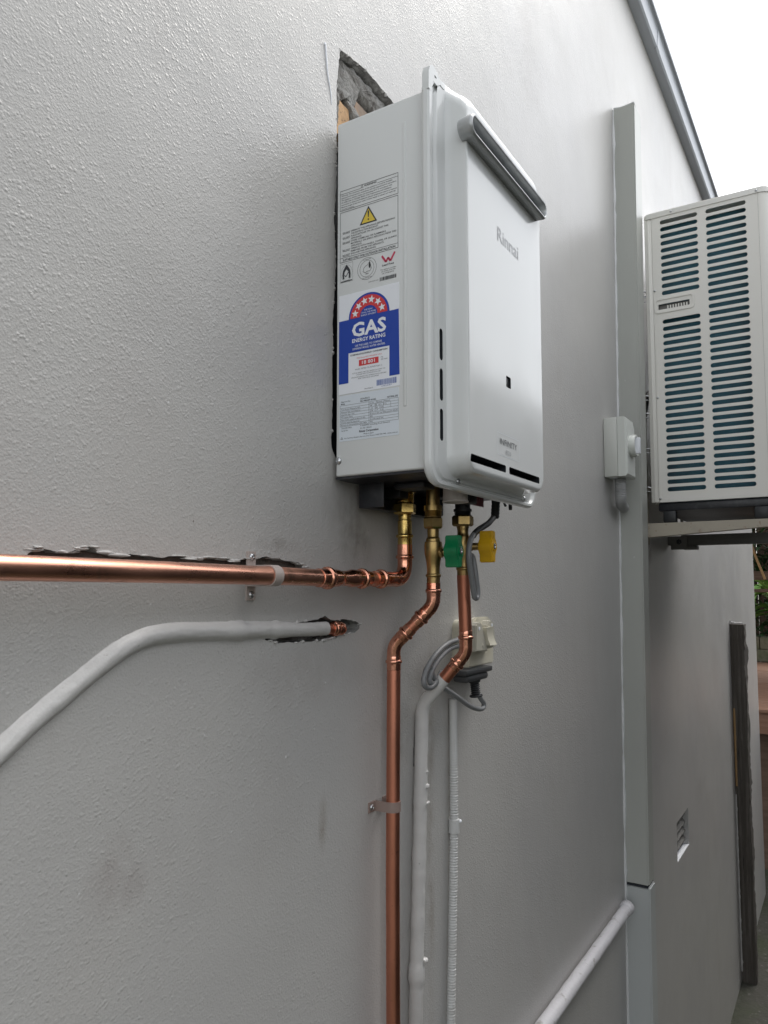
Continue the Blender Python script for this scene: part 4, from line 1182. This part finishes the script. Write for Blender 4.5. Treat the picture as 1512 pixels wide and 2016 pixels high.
b.build('sealant_bead', 'silicone', du, 60)

iso = thing('isolator_switch', 'pale grey isolator box with round rotary knob beside the duct', 'isolator switch', (2.32, 0, 3.053))
B().box(2.272, 2.374, -.0420, 0, 3.0535, 3.2360, .004).build('box', 'switchbox', iso, 40)
lid = B()
for y, ins in ((-.0425, 0), (-.0640, .0005), (-.0700, .012)):
    lid.v += [(2.272 + ins * .3, y, 3.0535 + ins * .6), (2.374 - ins * .3, y, 3.0535 + ins * .6), (2.374 - ins * .3, y, 3.236 - ins * 2.2), (2.272 + ins * .3, y, 3.236 - ins * 2.2)]
for i in range(2):
    for q in range(4):
        lid.f.append((4 * i + q, 4 * i + (q + 1) % 4, 4 * i + 4 + (q + 1) % 4, 4 * i + 4 + q))
lid.f += [(0, 1, 2, 3), (11, 10, 9, 8)]
lid.build('lid', 'switchlid', iso, 20)
kn = B().lathe((2.323, -.070, 3.150), (0, -1, 0), [(0, .0340), (.003, .0345), (.016, .0340), (.018, .0325), (.018, .0290), (.012, .0280), (.012, .0)], 36).build('knob', 'switchlid', iso, 35)
g_ = B(); g_.box(2.3165, 2.3295, -.098, -.0805, 3.1250, 3.1750, .002); g_.build('grip', 'paper', kn, 40)
for x, z in ((2.280, 3.215), (2.280, 3.072), (2.366, 3.072), (2.366, 3.205)):
    B().lathe((x, -.066, z), (0, -1, 0), [(0, .004), (.003, .004), (.0032, .0025), (.0022, .002)], 12).build('screw', 'switchlid', iso, 40)
fc = B(); pts = smooth_path([(2.325, -.034, 3.056), (2.326, -.034, 3.025), (2.330, -.034, 3.000), (2.342, -.030, 2.982), (2.368, -.026, 2.974), (2.410, -.022, 2.972)], 4)
fc.tube(pts, [.0165 + (.0012 * sin(i * 2.2) if 6 < i < 40 else 0) for i in range(len(pts))], 18)
fc.build('flex_conduit', 'flex', iso, 50)
B().lathe((2.300, -.022, 3.056), (0, 0, -1), [(0, .012), (.004, .012), (.0045, .009)], 18).build('plug_cap', 'paper', iso, 40)

# ------------------------------------------------------------------ air conditioner
AX = 2.560
acn = thing('air_conditioner', 'cream outdoor air conditioner unit with louvred side on wall brackets', 'air conditioner', (3.0, -.27, 2.998))
YB, YF = -.0755, -.458
AZ0, AZ1 = 2.998, 3.966
def yz(x):
    return lambda u, v, d: (d, u, v)
holes_ = []
ph = .02447; top = 3.9450; hh = .0146
for k in range(38):
    zc = top - ph * k
    holes_.append(stad(-.3895, -.2700, zc - hh / 2, zc + hh / 2, None, 4))
    if k < 11 or k > 13:
        holes_.append(stad(-.2450, -.1270, zc - hh / 2, zc + hh / 2, None, 4))
hz0, hz1 = 3.6455, 3.6640
holes_.append(rrect(-.2130, -.1150, hz0, hz1, .002, 2))
sp = B(); sp.prism(rrect(-.4240, -.1000, AZ0, AZ1 - .0005, .001, 1), lambda u, v, d: (d, u, v), AX, AX + .0035, holes_)
sp.build('louvre_panel', 'ac', acn, 30)
b = B()
hr_o = rrect(-.2290, -.1030, 3.6330, 3.6840, .012, 5); hr_i = rrect(-.2225, -.1085, 3.6375, 3.6780, .009, 5)
b.prism(hr_o, lambda u, v, d: (d, u, v), AX - .0025, AX - .0003, [hr_i])
b.build('handle_rim', 'ac', acn, 30)
b = B(); b.box(AX + .0100, AX + .02, -.2135, -.1145, 3.6445, 3.6650); b.build('handle_recess', 'bracket_dark', acn)
hf = B()
for k in range(8):
    y = -.1450 - .0085 * k
    hf.box(AX - .0005, AX + .0030, y - .0018, y + .0018, 3.6457, 3.6560)
hf.build('handle_teeth', 'ac', acn, None)
# rear post with folds, front shell with a rounded corner, lid
po = B()
po.box(AX + .0006, AX + .020, -.0998, YB, AZ0, AZ1 - .0005, .003)
po.box(AX - .0014, AX + .004, -.0905, -.0850, AZ0 + .001, AZ1 - .002, .0012)
po.build('rear_post', 'ac', acn, 40)
b = B(); b.prism(stad(-.1080, -.1015, 3.012, 3.600, .0028, 3), lambda u, v, d: (d, u, v), AX - .0012, AX + .0002); b.build('seam_rib', 'ac', acn, 40)
sh = B(); pr = []
for k in range(9):
    a = radians(90 * k / 8); pr.append((AX + .0005 + .030 - .030 * cos(a), YF + .030 - .030 * sin(a)))
pr = [(AX + .0005, -.4245)] + pr + [(3.46, YF), (3.46, YB), (AX + .062, YB), (AX + .062, -.4245)]
sh.prism(pr, lambda u, v, d: (u, v, d), AZ1 - .0005, AZ0)
shell = sh.build('front_shell', 'ac', acn, 40)
ib = B(); ib.box(AX + .055, AX + .056, -.43, -.09, AZ0 + .01, AZ1 - .01); ib.build('coil_face', 'coil', acn, None)
ld = B(); lo_ = []
for k in range(7):
    a = radians(90 * k / 6); lo_.append((AX - .003 + .033 - .033 * cos(a), YF - .003 + .033 - .033 * sin(a)))
lo_ = lo_ + [(3.463, YF - .003), (3.463, YB + .002), (AX + .012, YB + .002), (AX + .002, YB - .003), (AX - .003, YB - .012)]
ld.prism(lo_, lambda u, v, d: (u, v, d), 3.9855, 3.9655)
bm = bmesh.new(); me = bpy.data.meshes.new('l'); me.from_pydata(ld.v, [], ld.f); bm.from_mesh(me)
bmesh.ops.recalc_face_normals(bm, faces=bm.faces)
bmesh.ops.bevel(bm, geom=[e for e in bm.edges if len(e.link_faces) == 2 and all(v.co.z > 3.98 for v in e.verts) and e.calc_face_angle(0) > .5], offset=.004, segments=3, affect='EDGES')
ld = B(); ld.bm(bm); ld.build('lid', 'ac2', acn, 40)
for y, z in ((-.1636, 3.9745), (-.4209, 3.9725)):
    screw_head((AX - .003, y, z), (-1, 0, 0), .0038, 'screw', acn)
for y, z in ((-.1050, 3.7135), (-.1050, 3.3477), (-.1045, 3.0100)):
    screw_head((AX - .001, y, z), (-1, 0, 0), .0038, 'screw', acn)
bp = B(); bp.box(AX + .012, 3.44, -.43, -.095, 2.970, 2.9975, .004); bp.build('base_pan', 'darksteel', acn)
for z in (3.72, 3.70, 3.36, 3.30, 3.18, 3.05):
    B().tube(smooth_path([(AX + .01, YB + .001, z), (AX + .006, YB + .018, z + .004), (AX + .012, YB + .022, z - .01), (AX + .02, YB + .001, z - .012)], 2), .0022, 8).build('coil_return', 'steel', acn, 50)
# refrigerant lines behind the unit
rl = B(); rl.tube(smooth_path([(2.70, -.05, 3.40), (2.64, -.045, 3.36), (2.60, -.04, 3.22), (2.60, -.035, 3.0), (2.58, -.035, 2.95)], 3), .012, 12)
ro = rl.build('pipe_lagging', 'black', acn, 50)

def wall_bracket(label, x, m):
    t = thing('wall_bracket', label, 'bracket', (x, 0, 2.60), 'brackets carrying the air conditioner')
    b = B()
    b.add([(x, -.058, 2.884), (x + .040, -.058, 2.884), (x + .040, -.058, 2.9300), (x, -.058, 2.9300), (x, -.520, 2.9120), (x + .040, -.520, 2.9120), (x + .040, -.520, 2.9300), (x, -.520, 2.9300)],
          [(0, 1, 2, 3), (7, 6, 5, 4), (0, 4, 5, 1), (3, 2, 6, 7), (0, 3, 7, 4), (1, 5, 6, 2)])
    b.build('arm', m, t, None)
    B().box(x - .001, x + .042, -.0575, -.053, 2.862, 3.72, .001).build('upright', m, t)
    B().box(x, x + .041, -.0525, 0, 2.868, 2.9, .002).build('spacer', m, t)
    B().box(x, x + .041, -.0525, 0, 3.66, 3.70, .002).build('spacer', m, t)
    for y in (-.13, -.40):
        B().box(x + .004, x + .036, y - .02, y + .02, 2.9303, 2.9695, .004).build('rubber_pad', 'black', t)
    return t
wall_bracket('beige rusty wall bracket nearer the duct under the air conditioner', 2.560, 'bracket')
wb2 = thing('wall_bracket', 'dark steel bracket under the far end of the air conditioner', 'bracket', (3.2, 0, 2.60), 'brackets carrying the air conditioner')
B().box(3.200, 3.240, -.52, -.0550, 2.8880, 2.9300, .001).build('arm', 'bracket_dark', wb2)
B().box(3.196, 3.244, -.0545, -.0500, 2.876, 3.72, .001).build('upright', 'bracket_dark', wb2)
b = B(); b.box(3.192, 3.248, -.110, -.0550, 2.8710, 2.8870, .003); b.box(3.1900, 3.1945, -.075, -.012, 2.871, 2.925, .003); b.build('foot_plate', 'bracket_dark', wb2)
B().lathe((3.1898, -.045, 2.902), (-1, 0, 0), [(0, .011), (.006, .011), (.0062, .005), (.014, .005)], 6).build('bolt', 'darksteel', wb2, 20)
B().box(3.204, 3.236, -.42, -.38, 2.9303, 2.9695, .004).build('rubber_pad', 'black', wb2)
B().box(3.192, 3.248, -.0495, 0, 2.89, 2.925, .002).build('spacer', 'bracket_dark', wb2)

# ------------------------------------------------------------------ weathered post, garden at the far end
tp = thing('timber_post', 'weathered dark timber post standing against the far end of the wall', 'post', (4.985, -.04, GZ))
b = B(); nzp = 90
secs = [(4.940, -.001), (5.030, -.001), (5.030, -.040), (5.028, -.078), (4.985, -.080), (4.942, -.078), (4.940, -.040)]
for j in range(nzp + 1):
    z = GZ + (2.497 - GZ) * j / nzp
    for k, (x, y) in enumerate(secs):
        q = Vector((k * 7.0, 0, z * 9))
        d = .008 * noise.noise(q * .5) + .004 * noise.noise(q * 3) + .006 * noise.noise(q * 11)
        notch = .018 if (2.28 < z < 2.36 and k in (3,)) else 0
        b.v.append((x + d * .4, min(-.0005, y + (d if y < -.02 else 0) - notch * .5), z))
m = len(secs)
for j in range(nzp):
    for k in range(m):
        b.f.append((j * m + k, j * m + (k + 1) % m, (j + 1) * m + (k + 1) % m, (j + 1) * m + k))
b.f += [tuple(range(m))[::-1], tuple(range(nzp * m, nzp * m + m))]
b.build('trunk_face', 'timber', tp, 20).name = 'beam'
b = B(); pts = [(4.936, -.010, 2.00 - .45 * k / 30) for k in range(31)]
b.tube(pts, [.006 + .004 * noise.noise(Vector((0, 0, k * .4))) for k in range(31)], 6); b.build('split_edge', 'split', tp, 30, 'pale orange split strip along the edge')
b = B(); b.tube([(4.936, -.004, 2.51), (4.98, -.02, 2.503), (5.03, -.06, 2.503)], [.010, .006, .005], 8, jitter=.3)
b.build('render_fringe', 'paint_pipe', tp, 40); b = B()
pts = [(4.936, -.004, 1.50 - 1.0 * k / 60) for k in range(61)]
b.tube(pts, [.004 + .006 * max(0, noise.noise(Vector((0, 3, k * .5)))) for k in range(61)], 6)
b.build('render_fringe', 'paint_pipe', tp, 40)

# low wall, deck, planting and pergola past the end of the wall
dk = thing('timber_deck', 'raised red brown board deck beyond the end of the wall', 'deck', (8.5, 0.2, GZ))
for k in range(30):
    x = 6.75 + .14 * k
    B().box(x, x + .134, -1.7, 2.2, 1.715, 1.745 + random.uniform(-.002, .002), .004).build('board', 'deck', dk)
B().box(6.77, 6.80, -1.7, 2.2, 1.55, 1.7145).build('fascia_board', 'deck', dk)
sf = B(); sf.box(6.95, 7.0, -1.65, 2.15, GZ, 1.7145); sf.build('skirt', 'brown', dk)
gb = thing('planter_wall', 'low mossy block wall behind the deck', 'planter', (11.1, 0.3, 1.745))
for r_ in range(2):
    for k in range(10):
        y = -1.9 + .42 * k + (.21 if r_ else 0)
        B().box(11.0, 11.25, y, y + .41, 1.75 + .16 * r_, 1.905 + .16 * r_, .008).build('block', 'bed', gb)
def leaf(b, base, az_, L_, wd, el, droop, seg=6):
    d = Vector((cos(az_), sin(az_), 0)); side_ = Vector((-sin(az_), cos(az_), 0)); k0 = len(b.v)
    p = Vector(base); a = el
    for i in range(seg + 1):
        t = i / seg; ww = wd * (sin(pi * min(1, t * .86 + .12))) * .5
        up = Vector((0, 0, 1)) * cos(a) - d * sin(a)
        b.v += [tuple(p - side_ * ww + up * ww * .35), tuple(p), tuple(p + side_ * ww + up * ww * .35)]
        p = p + (d * cos(a) + Vector((0, 0, 1)) * sin(a)) * (L_ / seg); a -= droop / seg
    for i in range(seg):
        q = k0 + 3 * i
        b.f += [(q, q + 1, q + 4, q + 3), (q + 1, q + 2, q + 5, q + 4)]
def plant(name, label, loc, n, L_, wd, m, seed):
    t = thing(name, label, 'plant', loc)
    rnd = random.Random(seed)
    B().tube([Vector(loc), Vector(loc) + Vector((0, 0, .25))], [.03, .02], 8).build('stem', 'leaf2', t)
    for k in range(n):
        b = B(); leaf(b, Vector(loc) + Vector((rnd.uniform(-.04, .04), rnd.uniform(-.04, .04), rnd.uniform(.08, .28))), k * 2.399 + rnd.uniform(-.2, .2), L_ * rnd.uniform(.7, 1.15), wd * rnd.uniform(.8, 1.2), rnd.uniform(.5, 1.3), rnd.uniform(1.0, 1.8))
        b.build('leaf', m, t, 60)
plant('garden_plant', 'bright green rosette plant of arching leaves above the planter', (11.15, .20, 2.35), 26, .55, .11, 'leaf', 3)
plant('garden_plant', 'broad leaved green plant left of the bright rosette', (11.3, .55, 2.15), 18, .5, .16, 'leaf', 8)
plant('garden_plant', 'dark drooping plant hanging over the planter blocks', (11.1, .05, 2.00), 20, .42, .07, 'leaf2', 5)
hd = B(); rnd = random.Random(11)
for k in range(12000):
    p = Vector((rnd.uniform(11.7, 13.8), rnd.uniform(-3.5, 4.5), GZ + rnd.random() ** .8 * 4.6))
    leaf(hd, p, rnd.uniform(0, 6.28), rnd.uniform(.12, .28), rnd.uniform(.06, .10), rnd.uniform(-.6, 1.0), 1.2, 2)
ho = hd.build('foliage', 'leaf2', None, None); ho['kind'] = 'stuff'; ho['label'] = 'dark leafy planting behind the deck'
gf = thing('backdrop_fence', 'added dark brown timber fence hiding the sky behind the leafy planting', 'fence', (14.3, .5, GZ))  # fence added to block bright sky showing through the foliage
for k in range(52):
    y = -4.5 + .2 * k
    B().box(14.2, 14.23, y, y + .194, GZ, 5.2).build('paling', 'brown', gf)
pg = thing('garden_pergola', 'dark brown timber pergola frame over the deck', 'pergola', (8.2, .3, 1.745))
for x, y in ((7.6, .235), (9.6, .60), (7.6, 1.9), (9.6, -1.2)):
    B().box(x, x + .09, y, y + .09, 1.746, 3.42, .005).build('post', 'brown', pg)
for z, dz, x in ((2.80, .10, 9.50), (2.66, .04, 9.505), (3.43, .14, 7.6), (3.43, .14, 9.6)):
    B().box(x, x + .05, -1.6, 2.3, z, z + dz, .005).build('beam', 'brown', pg)
for k in range(9):
    y = -1.5 + .45 * k
    B().box(7.3, 10.4, y, y + .045, 3.575, 3.70, .004).build('rafter', 'brown', pg)
for k in range(26):
    x = 7.3 + .125 * k
    B().box(x, x + .122, -1.7, 2.4, 3.7005, 3.715).build('shade_board', 'brown', pg)  # boards added over the frame to shade the garden below
b = B(); b.tube(smooth_path([(8.5, .26, 3.40), (8.45, .20, 3.1), (8.5, .10, 2.80)], 2), .012, 8); b.build('vine_stem', 'split', pg)
